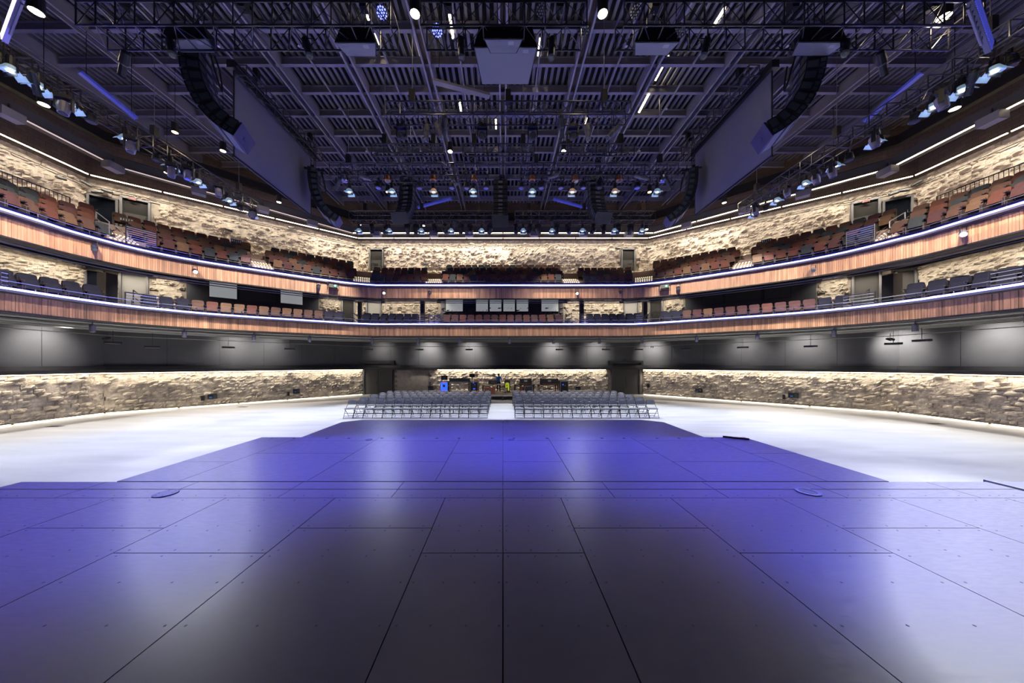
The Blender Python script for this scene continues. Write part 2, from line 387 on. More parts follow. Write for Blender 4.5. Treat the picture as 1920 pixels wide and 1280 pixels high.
# ------------------------------------------------------------------ stone walls
NV = 14; GX, GZ = 5, 4
def stone_variant(k):
    r = np.random.default_rng(100 + k); V = []; Fs = []; base = r.uniform(.02, .12)
    for j in range(GZ):
        for i in range(GX):
            u = i / (GX - 1); v = j / (GZ - 1)
            edge = (i in (0, GX - 1)) or (j in (0, GZ - 1))
            d = base * .25 + r.uniform(0, .03) if edge else base + r.uniform(-.09, .09)
            V.append((u - .5 + (0 if edge else r.uniform(-.06, .06)), -max(d, .01), v - .5 + (0 if edge else r.uniform(-.08, .08))))
    for j in range(GZ - 1):
        for i in range(GX - 1):
            a = j * GX + i; Fs.append((a, a + 1, a + 1 + GX, a + GX) if r.random() < .5 else (a, a + 1, a + 1 + GX, a + GX))
    rim = [i for i in range(GX)] + [j * GX + GX - 1 for j in range(1, GZ)] + [(GZ - 1) * GX + i for i in range(GX - 2, -1, -1)] + [j * GX for j in range(GZ - 2, 0, -1)]
    k0 = len(V)
    for q in rim: V.append((V[q][0], .02, V[q][2]))
    n = len(rim)
    for q in range(n): Fs.append((rim[(q + 1) % n], rim[q], k0 + q, k0 + (q + 1) % n))
    return V, Fs
SV = [stone_variant(k) for k in range(NV)]
SM = []
for V, Fs in SV:
    b = MB(); b.add(V, Fs); SM.append(b.mesh('stone_block', 'stone'))
def stone_wall(root, plan, z0, z1, holes, segs, n_single, course=.2):
    """split-faced blocks in courses on the given plan segments; holes = {seg: [(s0, s1, z0, z1)]}; the n_single that show largest are objects"""
    blocks = []
    for si in segs:
        a, b_ = plan[si], plan[si + 1]; L_ = seg_len(a, b_); t = ((b_[0] - a[0]) / L_, (b_[1] - a[1]) / L_); ang = math.atan2(t[1], t[0])
        nc = max(1, round((z1 - z0) / course)); ch = (z1 - z0) / nc
        for c in range(nc):
            s = -random.uniform(0, .3)
            while s < L_:
                l = random.choice((.26, .34, .42, .42, .5)); e = min(s + l, L_); s_ = max(s, 0); s += l
                if e - s_ < .08: continue
                zz0 = z0 + c * ch; ok = True
                for h in holes.get(si, []):
                    if e > h[0] and s_ < h[1] and zz0 + ch > h[2] + .02 and zz0 < h[3] - .02: ok = False
                if not ok: continue
                m = (s_ + e) / 2; P = (a[0] + t[0] * m, a[1] + t[1] * m)
                if P[1] < 3: continue
                px = PX((P[0], P[1], zz0 + ch / 2)); size = -1 if not (-10 < px[0] < 1930 and -5 < px[1] < 1285) else 1 / P[1]
                blocks.append((size, P, ang, e - s_, zz0 + ch / 2, ch))
    blocks.sort(key=lambda q: -q[0]); big = MB(); bv = []; bf = []; k0 = 0
    for i, (sz, P, ang, l, z, ch) in enumerate(blocks):
        k = random.randrange(NV); dep = random.choice((.15, .6, .9, 1.1, 1.35))
        if i < n_single and sz > 0:
            link('stone_block', SM[k], root, (P[0], P[1], z), (0, 0, ang), (l * .985, dep, ch * .98))
        else:
            V, Fs = SV[k]; ca, sa = math.cos(ang), math.sin(ang); fl_ = random.choice((-1, 1)); A = np.array(V) * (l * .985, dep, ch * .98)
            bv.append(np.stack([P[0] + ca * A[:, 0] - sa * A[:, 1], P[1] + sa * A[:, 0] + ca * A[:, 1], z + A[:, 2]], 1))
            bf += [tuple(q + k0 for q in f_) for f_ in Fs]; k0 += len(V)
    if bv:
        big.v = np.concatenate(bv).tolist(); big.f = bf; big.t = [1] * len(bf); big.m = [0] * len(bf)
        tag(big.obj('stone_blocks', 'stone', root), kind='stuff')
def wall_skin(name, plan, segs, z0, z1, material, back=.0, label=None, parent=None):
    me = bpy.data.meshes.new(name); V = []; Fs = []; UV = []
    for si in segs:
        a, b_ = Vector((*plan[si], 0)), Vector((*plan[si + 1], 0)); t = (b_ - a).normalized(); n = Vector((-t.y, t.x, 0)); L_ = (b_ - a).length; k = len(V)
        for q, s in ((a, 0), (b_, L_)):
            for d in (back, back + .3):
                for z in (z0, z1): V.append(tuple(q + n * d + Vector((0, 0, z)))); UV.append((s, z, 0))
        Fs += [tuple(k + i for i in f_) for f_ in ((0, 4, 5, 1), (2, 3, 7, 6), (1, 5, 7, 3), (0, 2, 6, 4), (0, 1, 3, 2), (4, 6, 7, 5))]
    me.from_pydata(V, [], Fs); me.materials.append(M[material])
    a = me.attributes.new('wuv', 'FLOAT_VECTOR', 'POINT'); a.data.foreach_set('vector', [c for q in UV for c in q])
    o = bpy.data.objects.new(name, me); C.objects.link(o)
    if parent: o.parent = parent
    else: structure(o, label)
    return o
def hole_of(plan, xa, xb, ya, yb):
    pa, pb = on_plan(plan, xa), on_plan(plan, xb)
    Y = (pa[0].y + pb[0].y) / 2
    return pa[3], min(pa[4], pb[4]), max(pa[4], pb[4]), zat(max(ya, yb), Y), zat(min(ya, yb), Y)

# openings: (pixel x range, pixel y range at the middle), per level
UP_DOORS = [(168, 219, 371, 420), (230, 280, 376, 428), (695, 718, 468, 507), (1166, 1189, 468, 507), (1598, 1646, 378, 432), (1657, 1707, 374, 420)]
MID_DOORS = [(163, 192, 508, 560), (228, 276, 513, 566), (642, 663, 561, 590), (689, 713, 562, 592), (1171, 1195, 562, 592), (1219, 1241, 561, 590), (1599, 1647, 512, 564), (1680, 1714, 508, 560)]
LOW_DOORS = [(683.5, 735, 680.5, 739.5), (1147, 1198, 680.5, 739)]
MID_DARK = [(350, 597, 517, 600), (827, 1056, 561, 605), (1285, 1530, 525, 600)]
def holes_for(plan, rects, grow=.06):
    H = {}
    for xa, xb, ya, yb in rects:
        i, s0, s1, z0, z1 = hole_of(plan, xa, xb, ya, yb); H.setdefault(i, []).append((s0 - grow, s1 + grow, z0 - grow, z1 + grow))
    return H
LOW_TOP, UP_Z0, UP_TOP, MID_Z0, MID_TOP = 2.12, 8.55, 13.45, 5.2, 8.30
lowdoors = holes_for(LOWP, [(a, b, c, d + 4) for a, b, c, d in LOW_DOORS]); lowdoors.setdefault(2, [])
mid_h = holes_for(UPP, [(a, b, c - 3, d + 30) for a, b, c, d in MID_DOORS] + [(a, b, c - 12, d + 30) for a, b, c, d in MID_DARK])
up_h = holes_for(UPP, UP_DOORS)
# smooth blockwork stretch of the lower back wall beside the left doors
bs = hole_of(LOWP, 681, 804, 694, 741); lowdoors[2].append((0, bs[2], 0, 2.2)); bs2 = hole_of(LOWP, 1140, 1205, 694, 741); lowdoors[2].append((bs2[1] + .0, bs2[2], 0, 2.2))
def stone_set(suffix, segs, n):
    wl = wall_skin('wall_' + suffix, LOWP, segs, 0, LOW_TOP + .5, 'stonewall', .04, 'lower stone wall of the hall, ' + suffix + ' side')
    stone_wall(wl, LOWP, .06, LOW_TOP, lowdoors, segs, n)
    wm = wall_skin('wall_middle_' + suffix, UPP, segs, 4.9, MID_TOP, 'stonewall', .04, 'stone wall behind the lower balcony, ' + suffix + ' side')
    stone_wall(wm, UPP, MID_Z0, MID_TOP, mid_h, segs, 60 if n else 0)
    wu = wall_skin('wall_upper_' + suffix, UPP, segs, 8.0, UP_TOP, 'stonewall', .04, 'rough stone wall behind the upper balcony, ' + suffix + ' side')
    stone_wall(wu, UPP, UP_Z0, UP_TOP, up_h, segs, n)
    wall_skin('blockwork_band', UPP, segs, UP_TOP, 17.4, 'blockwork', .0, parent=wu)
    wp = wall_skin('wall_plaster_' + suffix, LOWP, segs, LOW_TOP + .38, 5.0, 'plaster', 0, 'dark grey panelled wall band under the lower balcony, ' + suffix + ' side')
    for si in segs:                                     # panel joints and the dark ledge over the stone
        a, b_ = Vector((*LOWP[si], 0)), Vector((*LOWP[si + 1], 0)); t = (b_ - a).normalized(); n_ = Vector((t.y, -t.x, 0)); L_ = (b_ - a).length
        k = int(L_ / 2.44)
        for j in range(1, k + 1):
            s = j * L_ / (k + 1); q = a + t * s
            if q.y < 8: continue
            b = MB(); b.obox(q + Vector((0, 0, 3.7)) + n_ * .004, t, n_, (0, 0, 1), .008, .004, 1.2); b.obj('panel_joint', 'black', wp)
stone_set('left', (0, 1), 300); stone_set('right', (3, 4), 300); stone_set('back', (2,), 0)
wb = MB()
for h0, h1 in ((bs[1], bs[2]), (bs2[1], bs2[2])): pass
for s0, s1 in ((0, bs[2] - .02), (bs2[1], bs2[2])):
    for c in range(10):
        s = s0 - (.2 if c % 2 else 0)
        while s < s1:
            e = min(s + .4, s1); s_ = max(s, s0)
            x0, x1 = LOWP[2][0] + s_, LOWP[2][0] + e
            dl, dr = W(683, 700, 26)[0] - .1, W(735.5, 700, 26)[0] + .1; el, er = W(1146, 700, 26)[0] - .1, W(1199, 700, 26)[0] + .1
            if e - s_ > .05 and not (x1 > dl and x0 < dr) and not (x1 > el and x0 < er):
                wb.box(x0 + .004, x1 - .004, 25.99 - random.uniform(.0, .012), 26.06, c * .21 + .004, c * .21 + .206)
            s += .4
tag(structure(wb.obj('wall_smooth_blocks', 'smoothblock'), 'smooth tan blockwork beside the double doors'))

# ledge over the lower stone with its light strip, strip along the floor
def swept(name, path, prof, m, parent=None, closed=True):
    b = MB(); sweep(b, path, prof, closed=closed); return b.obj(name, m, parent)
lp = [p for p in LOWP]
structure(swept('trim_1', lp, [(.05, LOW_TOP + .06), (-.30, LOW_TOP + .06), (-.30, LOW_TOP + .22), (-.24, LOW_TOP + .42), (.05, LOW_TOP + .42)], 'black'), 'black ledge above the lower stone wall')
def strip_lights(plan, off, z, segs, power_per_m, col, w_=.06, target=(0, 0, -1), material='strip', name='light_strip', label='', cat='light strip', gaps=None, piece=3.0, gap=.05, drop=0, lampon=True, spread=180, reach=1.0):
    """each run of strip is a thing, with a linear lamp of the same length behind its face"""
    pl = offset(plan, -off); n = 0
    for si in segs:
        a, b_ = Vector((*pl[si], z)), Vector((*pl[si + 1], z)); t = (b_ - a).normalized(); L_ = (b_ - a).length; nn = Vector((t.y, -t.x, 0)); k = max(1, round(L_ / piece)); s = 0
        for j in range(k):
            s0, s1 = L_ * j / k + gap, L_ * (j + 1) / k - gap; m = a + t * ((s0 + s1) / 2)
            if m.y < 6: continue
            px = PX(m)
            if gaps and any(g0 < px[0] < g1 for g0, g1 in gaps): continue
            q = thing(name, label.format(ordinal(n)), cat, m); n += 1
            b = MB(); b.obox((0, 0, 0), t, nn, (0, 0, 1), (s1 - s0) / 2, w_ / 2, w_ / 3); b.obj('diffuser', material, q)
            b = MB(); b.obox((0, 0, w_ / 3 + .012), t, nn, (0, 0, 1), (s1 - s0) / 2 + .01, w_ / 2 + .015, .012); b.obj('housing', 'blackmetal', q)
            if lampon:
                tv = (Vector(target[:2] + (0,)) if False else Vector((0, 0, 0)))
                dirn = nn * target[0] + Vector((0, 0, target[2]))
                o = lamp('AREA', m + dirn.normalized() * .05, m + dirn, power_per_m * (s1 - s0), col, size=s1 - s0, size_y=.05, spread=spread)
                zax = -dirn.normalized(); xax = t; yax = zax.cross(xax); o.rotation_euler = Matrix((xax, yax, zax)).transposed().to_euler()
WARM = (1, .89, .73)
strip_lights(LOWP, .25, LOW_TOP + .03, range(5), 20, WARM, target=(-.35, 0, -1), spread=130, piece=1.6, gap=.02, gaps=[(674, 803), (1143, 1207)], label='{} warm light strip under the black ledge of the lower wall, counted from the left')
strip_lights(LOWP, .10, .03, range(5), 3.0, WARM, target=(1, 0, .05), material='floorstrip', name='floor_light_strip', label='{} glowing strip at the foot of the lower stone wall, counted from the left', w_=.045, gaps=[(676, 1206)])
strip_lights(UPP, .75, UP_TOP - .08, range(5), 54, WARM, target=(-.30, 0, -1), spread=130, label='{} warm light strip at the top of the upper stone wall, counted from the left', gaps=[(935, 950)])
strip_lights(UPP, .75, MID_TOP - .02, range(5), 40, WARM, target=(-.3, 0, -1), spread=130, piece=1.2, gap=.01, label='{} warm light strip above the stone behind the lower balcony, counted from the left', gaps=[(347, 598), (827, 1057), (1284, 1531)])

structure(swept('trim_5', UPP, [(-.86, MID_TOP - .17), (-.82, MID_TOP - .17), (-.82, MID_TOP + .2), (-.86, MID_TOP + .2)], 'black'), 'dark valance hiding the strip above the lower balcony wall')
# ------------------------------------------------------------------ doors, windows and columns in the walls
def wall_frame(plan, x):
    p, t, n, i, s = on_plan(plan, x); return p, t, n
def wall_rect(mb, plan, xa, xb, z0, z1, d0, d1, mi=0):
    """box on a wall between two pixel columns, from d0 to d1 metres proud of it"""
    pa, pb = on_plan(plan, xa), on_plan(plan, xb)
    if pa[3] != pb[3]:
        pb = (pa[0] + pa[1] * max(.1, (pb[0] - pa[0]).dot(pa[1])),) + pb[1:]
    c = (pa[0] + pb[0]) / 2; t, n = pa[1], pa[2]; hw = abs((pb[0] - pa[0]).dot(t)) / 2
    mb.obox(c + n * ((d0 + d1) / 2) + Vector((0, 0, (z0 + z1) / 2)), t, n, (0, 0, 1), hw, abs(d1 - d0) / 2, (z1 - z0) / 2, mi=mi); return c, t, n, hw
dn = 0
def wall_door(plan, rect, label, two=False, leaf='doorpaint', floor_z=None, lite=False, sill=0):
    global dn; dn += 1
    xa, xb, ya, yb = rect; i, s0, s1, z0, z1 = hole_of(plan, xa, xb, ya, yb)
    if floor_z is not None: z0 = floor_z
    p = on_plan(plan, (xa + xb) / 2); root = thing('door_%d' % dn, None, None, (p[0].x, p[0].y, z0)); structure(root, label)
    hw = (s1 - s0) / 2; h = z1 - z0; t, n = p[1], p[2]; c0 = Vector((0, 0, 0))
    for sgn in (-1, 1):
        b = MB(); b.obox(t * (sgn * (hw + .03)) + n * .03 + Vector((0, 0, h / 2)), t, n, (0, 0, 1), .05, .09, h / 2 + .05); b.obj('jamb', 'darkgrey', root)
    b = MB(); b.obox(n * .03 + Vector((0, 0, h + .03)), t, n, (0, 0, 1), hw + .08, .09, .05); b.obj('head', 'darkgrey', root)
    k = 2 if two else 1
    for j in range(k):
        lw = hw * 2 / k; cx = -hw + lw * (j + .5)
        b = MB(); b.obox(t * cx - n * .02 + Vector((0, 0, h / 2)), t, n, (0, 0, 1), lw / 2 - .008, .025, h / 2 - .006); lf = b.obj('leaf', leaf, root)
        b = MB(); hx = cx + (lw / 2 - .12) * (1 if j == 0 else -1); b.obox(t * hx + n * .02 + Vector((0, 0, min(1.0, h * .45))), t, n, (0, 0, 1), .015, .02, .16 if two else .08); b.obj('handle', 'chrome' if not two else 'darkgrey', lf)
        if lite:
            b = MB(); b.obox(t * cx + n * .008 + Vector((0, 0, h * .26)), t, n, (0, 0, 1), lw / 2 - .04, .006, h * .24); b.obj('lower_panel', 'doorlite', lf)
    return root, t, n, hw, h
for r_, l_ in zip(UP_DOORS, ['dark open doorway in the upper left stone wall above the lit steps', 'grey door with section sign in the upper left stone wall', 'narrow door in the upper back wall, left one',
                             'narrow door in the upper back wall, right one', 'grey door with section sign in the upper right stone wall', 'dark doorway in the upper right stone wall above the lit steps']):
    wall_door(UPP, r_, l_, leaf='doorway' if 'open' in l_ or 'dark doorway' in l_ else 'doorpaint', lite='open' not in l_ and 'dark doorway' not in l_)
for k, (r_, l_) in enumerate(zip(MID_DOORS, ['dark doorway behind the lower balcony at far left', 'pale grey door behind the lower balcony at left', 'dark door at the left corner of the lower balcony', 'pale door behind the black seats, left of centre',
                              'pale door behind the black seats, right of centre', 'dark door at the right corner of the lower balcony', 'grey door behind the lower balcony at right', 'grey doorway behind the lower balcony at far right'])):
    wall_door(UPP, r_, l_, leaf=['doorway', 'doorpale', 'doorpaint', 'doorpale', 'doorpale', 'doorpaint', 'doorlite', 'doorlite'][k], floor_z=5.25)
for r_, l_ in zip(LOW_DOORS, ['dark double doors in the lower back wall, left pair', 'dark double doors in the lower back wall, right pair']):
    root, t, n, hw, h = wall_door(LOWP, r_, l_, two=True, floor_z=.0, leaf='doubledoor')
    b = MB()
    for sg in (-1, 1): b.obox(t * (sg * (hw + .17)) + n * .12 + Vector((0, 0, h - .25)), t, n, (0, 0, 1), .10, .14, .32)
    b.obox(n * .12 + Vector((0, 0, h + .12)), t, n, (0, 0, 1), hw + .27, .14, .10); b.obj('surround', 'black', root)
    b = MB(); b.obox(n * .12 + Vector((0, 0, h + .01)), t, n, (0, 0, 1), hw - .1, .03, .02); b.obj('lintel_channel', 'midgrey', root)
# red exit signs over three doorways
for (x, y, pl_, l_) in ((250, 375, UPP, 'small red exit sign above the upper left door'), (252, 511, UPP, 'red exit sign under the soffit above the lower left door'), (1622, 379, UPP, 'small red exit sign above the upper right door'), (1170, 675, LOWP, 'small red exit sign above the right double doors')):
    p, t, n = wall_frame(pl_, x); z = zat(y, p.y); q = thing('exit_sign', l_, 'exit sign', p + n * .16 + Vector((0, 0, z)))
    b = MB(); b.obox((0, 0, 0), t, n, (0, 0, 1), .16, .03, .07); b.obj('case', 'signred', q)
    b = MB(); b.obox(-n * .09, t, n, (0, 0, 1), .02, .07, .02); b.obj('bracket', 'black', q)
# dark glazed booths behind the lower balcony
wn = 0
def booth(xr, ytop, panes, label, m='navy', brick=False):
    global wn; p, t, n = wall_frame(UPP, sum(xr) / 2); r_ = thing('wall_booth', None, None, (p.x, p.y, 5.2)); structure(r_, label); off_ = Vector((-p.x, -p.y, -5.2))
    b = MB(); wall_rect(b, UPP, xr[0], xr[1], 5.25, MID_TOP + .2, 0, .08); b.v = [tuple(Vector(q) + off_) for q in b.v]; b.obj('facing', m, r_)
    if brick:
        V = MB(); c, t_, n_, hw = wall_rect(MB(), UPP, xr[0], xr[1], 0, 1, 0, .1)
        for cI in range(12):
            s = -hw + random.uniform(0, .2)
            while s < hw - .2:
                l = random.uniform(.25, .5); k = random.randrange(NV); VV, FF = SV[k]; z = 5.3 + cI * .2; e = min(l, hw - s)
                V.add([tuple(c + off_ + t_ * (s + e / 2 + q[0] * e) + n_ * (.08 - q[1] * .7) + Vector((0, 0, z + q[2] * .196))) for q in VV], FF); s += l
        tag(V.obj('stone_blocks', 'darkgrey', r_), kind='stuff')
    for (xa, xb, ya, yb, mt) in panes:
        Y = on_plan(UPP, (xa + xb) / 2)[0].y; z0, z1 = zat(yb, Y), zat(ya, Y); wn += 1
        f_ = MB(); wall_rect(f_, UPP, xa, xb, z0, z1, .08, .17); f_.v = [tuple(Vector(q) + off_) for q in f_.v]; fo = f_.obj('window_frame', 'black', r_)
        g = MB(); c, t_, n_, hw = wall_rect(MB(), UPP, xa, xb, z0, z1, .1, .16)
        g.obox(c + n_ * .17 + Vector((0, 0, (z0 + z1) / 2)), t_, n_, (0, 0, 1), hw - .04, .008, (z1 - z0) / 2 - .04); g.v = [tuple(Vector(q) + off_) for q in g.v]; g.obj('pane', mt, fo)
booth((350, 597), 517, [(392, 446, 526, 560, 'window'), (525, 568, 544, 571, 'window'), (448, 520, 532, 566, 'windowdark')], 'dark booth with two pale windows behind the left lower balcony')
booth((1285, 1530), 525, [(1315, 1356, 544, 571, 'windowdark'), (1432, 1483, 528, 560, 'windowdark'), (1358, 1428, 536, 566, 'windowdark')], 'dark booth with unlit windows behind the right lower balcony')
booth((827, 1056), 561, [(836, 869, 562, 585, 'window'), (892, 916, 562, 585, 'window'), (917.5, 941, 562, 585, 'window'), (943, 966, 562, 585, 'window'), (967.5, 991, 562, 585, 'window'), (1014, 1047, 562, 585, 'window')],
      'dark stone control room front with six pale windows behind the lower balcony', brick=True)
# columns standing between the two balconies
for k, (xa, xb, d) in enumerate([(193, 210, 1.5), (672, 678, 2.0), (789, 796, 2.2), (1087, 1094, 2.2), (1205, 1212, 2.0), (1664, 1681, 1.5)]):
    p, t, n = wall_frame(UPP, (xa + xb) / 2)
    dirv = Vector((p.x, p.y, 0)).normalized(); q = p - dirv * d; wd = (xb - xa) * q.y / F / 2
    b = MB(); b.box(-wd, wd, -wd, wd, 0, 2.5); b.box(-wd - .03, wd + .03, -wd - .03, wd + .03, 0, .12)
    o = b.obj('column', 'navy', None); o.location = (q.x, q.y, 5.25)
    structure(o, 'dark square column on the lower balcony, ' + ordinal(k) + ' from the left')

# ------------------------------------------------------------------ balconies
def clip_off(path, plan, d, margin=.05):               # offset of a path, not reaching past the wall
    out = []
    for p, n in zip(path, normals(path)):
        best = d; nl = n / np.linalg.norm(n)
        for a, b_ in zip(plan[:-1], plan[1:]):
            e = (b_[0] - a[0], b_[1] - a[1]); den = nl[0] * e[1] - nl[1] * e[0]
            if abs(den) < 1e-9: continue
            t = ((a[0] - p[0]) * e[1] - (a[1] - p[1]) * e[0]) / den; u = ((a[0] - p[0]) * nl[1] - (a[1] - p[1]) * nl[0]) / den
            if t > 0 and -.001 <= u <= 1.001: best = min(best, t - margin)
        out.append((p[0] + nl[0] * best, p[1] + nl[1] * best))
    return out
def ribbon(mb, A, B, za, zb, tone=1.0):
    n = len(A); V = [(a[0], a[1], za) for a in A] + [(b_[0], b_[1], zb) for b_ in B]
    mb.add(V, [(i, i + 1, n + i + 1, n + i) for i in range(n - 1)], tone); return mb
def boards(path, z0, z1, parent, width=.078):
    b = MB(); P = np.array(path); s = np.concatenate([[0], np.cumsum(np.linalg.norm(np.diff(P, axis=0), axis=1))]); L_ = s[-1]; n = int(L_ / width); tone = 1.0
    for i in range(n):
        a0, a1 = i * width + .004, (i + 1) * width - .004
        p0 = np.array([np.interp(a0, s, P[:, 0]), np.interp(a0, s, P[:, 1])]); p1 = np.array([np.interp(a1, s, P[:, 0]), np.interp(a1, s, P[:, 1])])
        if p0[1] < 8: continue
        t = p1 - p0; t /= np.linalg.norm(t); nn = np.array((-t[1], t[0])); d = random.uniform(-.012, .004)
        tone = random.uniform(.72, 1.22); f0 = p0 + nn * d; f1 = p1 + nn * d; k0 = p0 + nn * .03; k1 = p1 + nn * .03
        V = [(*f0, z0), (*f1, z0), (*f1, z1), (*f0, z1), (*k0, z0), (*k1, z0), (*k1, z1), (*k0, z1)]
        b.add(V, [(0, 1, 2, 3), (4, 0, 3, 7), (1, 5, 6, 2), (3, 2, 6, 7), (0, 4, 5, 1)], tone)
    tag(b.obj('timber_boards', 'wood', parent, tones=True), kind='stuff')
def balcony(name, label, path, plan, zb, zw, zl, zf, depth, zs):
    root = thing(name, label, 'balcony', (0, 0, 0))
    boards(path, zb, zw, root)
    b = MB(); sweep(b, path, [(.03, zb - .02), (.03, zw + .05)]); b.obj('fascia_backing', 'woodback', root)
    b = MB(); sweep(b, path, [(.05, zw), (-.26, zl - .13), (-.26, zl - .05), (.06, zl - .03), (.06, zl + .02), (.3, zl + .02), (.3, zw)], closed=True); b.obj('led_shelf', 'ledge', root)
    b = MB(); sweep(b, path, [(-.27, zl - .045), (-.20, zl - .045), (-.20, zl + .025), (-.27, zl + .025)], closed=True); b.obj('led_strip', 'led', root)
    wall = clip_off(path, plan, 12)
    for i in range(0, len(path) - 6, 6):
        a, c = Vector((*path[i], zl)), Vector((*path[min(i + 6, len(path) - 1)], zl)); m = (a + c) / 2; t = (c - a).normalized(); n_ = Vector((t.y, -t.x, 0))
        if m.y < 8: continue
        o = lamp('AREA', m + n_ * .34, m + n_ * 2, 14 * (c - a).length, (.07, .09, 1.0), size=(c - a).length, size_y=.06); dv = (n_ + Vector((0, 0, .25))).normalized()
        o.rotation_euler = Matrix((t, (-dv).cross(t), -dv)).transposed().to_euler()
    b = MB(); ribbon(b, offset(path, .05), wall, zf, zf); b.obj('deck', 'balconyfloor', root)
    b = MB(); ribbon(b, path, wall, zb + .06, zs); b.obj('soffit', 'soffit', root)
    b = MB(); sweep(b, path, [(-.02, zb - .05), (.06, zb - .05), (.06, zb + .02), (-.02, zb + .02)], closed=True); b.obj('lower_edge', 'black', root)
    return root, wall
zl1, zl2 = 5.29, 8.39
bal1, wall1 = balcony('lower_balcony', 'lower horseshoe balcony with timber front and blue light line', FLOW, UPP, 4.50, 5.13, zl1, 5.25, 12, 4.75)
bal2, wall2 = balcony('upper_balcony', 'upper horseshoe balcony with timber front and blue light line', FUP, UPP, 7.46, 8.22, zl2, 8.62, 12, 8.42)
# pipes and beams under the lower balcony, and under the upper one
for k, (d, z, r_) in enumerate([(.35, 4.42, .045), (.7, 4.30, .03), (1.1, 4.36, .06), (1.7, 4.28, .028), (2.2, 4.38, .05), (3.0, 4.33, .03)]):
    b = MB(); pts = [(p[0], p[1], z) for p in offset(FLOW, d)][::2]; b.path([p for p in pts if p[1] > 6], r_, 6); b.obj('pipe', 'pipe' if k % 2 else 'conduit' if k == 3 else 'pipe', bal1)
b = MB()
P_ = offset(FLOW, .2); Q_ = clip_off(FLOW, LOWP, 12)
for i in range(0, len(FLOW) - 1, 3):
    if FLOW[i][1] > 6: b.tube((*P_[i], 4.52), (*Q_[i], 4.52), .05, 4)
tag(b.obj('joists', 'soffit', bal1), kind='stuff')
for d, z, r_ in ((.5, 7.38, .04), (1.0, 7.34, .03)):
    b = MB(); b.path([(p[0], p[1], z) for p in offset(FUP, d)][::2], r_, 6); b.obj('pipe', 'pipe', bal2)
# railings on top of each balcony front
def railing(path, z, heights, r_, parent, post=2):
    for h in heights:
        b = MB(); b.path([(p[0], p[1], z + h) for p in offset(path, .12) if p[1] > 7], r_, 5); b.obj('rail', 'conduit' if h == heights[-1] else 'blackmetal', parent)
    b = MB()
    for i, p in enumerate(offset(path, .12)):
        if i % post == 0 and p[1] > 7: b.tube((p[0], p[1], z - .1), (p[0], p[1], z + heights[-1]), .018, 5)
    b.obj('posts', 'blackmetal', parent)
railing(FLOW, zl1 + .03, (.14, .28), .014, bal1, 3)
railing(FUP, zl2 + .05, (.16, .32), .014, bal2, 3)
# stepped rows of the upper balcony
ROWS = 4; RD = [.62, 1.45, 2.28, 3.10]; RZ = [8.62, 9.13, 9.64, 10.15]
for k in range(1, ROWS):
    d0 = RD[k] - .30; d1 = RD[k] + .55 if k < ROWS - 1 else 12
    b = MB(); A = offset(FUP, d0); B = clip_off(FUP, UPP, d1); ribbon(b, A, A, RZ[k - 1], RZ[k]); ribbon(b, A, B, RZ[k], RZ[k]); b.obj('row_step', 'riser', bal2)

# ------------------------------------------------------------------ theatre seats
def rbox(mb, w_, d, h, c, r_=.05, lean=0.0, mi=0):
    """upholstered pad: width x, thickness y, height z, rounded top corners"""
    pr = [(-w_ / 2, 0), (-w_ / 2, h - r_)] + [(-w_ / 2 + r_ * (1 - math.cos(a)), h - r_ + r_ * math.sin(a)) for a in (R(45), R(90))] + \
         [(w_ / 2 - r_ * (1 - math.cos(a)), h - r_ + r_ * math.sin(a)) for a in (R(90), R(45))] + [(w_ / 2, h - r_), (w_ / 2, 0)]
    n = len(pr); P = []
    for y in (-d / 2, d / 2):
        for x, z in pr: P.append((c[0] + x, c[1] + y + lean * z, c[2] + z))
    mb.add(P, [tuple(range(n)), tuple(range(2 * n - 1, n - 1, -1))] + [((i + 1) % n, i, n + i, n + (i + 1) % n) for i in range(n)], mi=mi); return mb
SP = {}
for k in SEAT:                                          # a seat faces -Y in its own frame
    b = MB(); rbox(b, .47, .10, .52, (0, .16, .36), .07, .16); rbox(b, .40, .03, .30, (0, .115, .48), .06, .16); back = b.mesh('backrest', 'seat_' + k)
    b = MB(); rbox(b, .44, .10, .34, (0, .0, .34), .05, .28); cush = b.mesh('seat_cushion', 'seat_' + k)
    SP[k] = (back, cush)
b = MB(); b.box(-.255, -.225, -.2, .16, .0, .40); b.box(.225, .255, -.2, .16, .0, .40); b.box(-.265, -.225, -.16, .14, .58, .62); b.box(.225, .265, -.16, .14, .58, .62)
b.box(-.25, -.23, .06, .14, .40, .58); b.box(.23, .25, .06, .14, .40, .58); b.box(-.24, .24, .24, .26, .30, .62)
standard = b.mesh('seat_frame', 'seatshell')
UPCOL = ['rust', 'maroon', 'brown', 'tan', 'slate', 'rust', 'maroon', 'slate', 'brown']
AISLES = [((203, 262), (168, 222)), ((476, 512), (462, 500)), ((662, 694), (662, 694)), ((798, 828), (806, 836)), ((1057, 1087), (1049, 1079)), ((1190, 1224), (1190, 1224)), ((1374, 1411), (1384, 1418)), ((1640, 1680), (1674, 1708))]
def along(path, pitch):
    P = np.array(path); s = np.concatenate([[0], np.cumsum(np.linalg.norm(np.diff(P, axis=0), axis=1))]); out = []
    for q in np.arange(pitch / 2, s[-1], pitch):
        a = np.array([np.interp(q, s, P[:, 0]), np.interp(q, s, P[:, 1])]); c = np.array([np.interp(q + .05, s, P[:, 0]), np.interp(q + .05, s, P[:, 1])])
        t = (c - a) / np.linalg.norm(c - a); out.append((a, t))
    return out
seats = []
ROWN = ['front', 'second', 'third', 'rear']
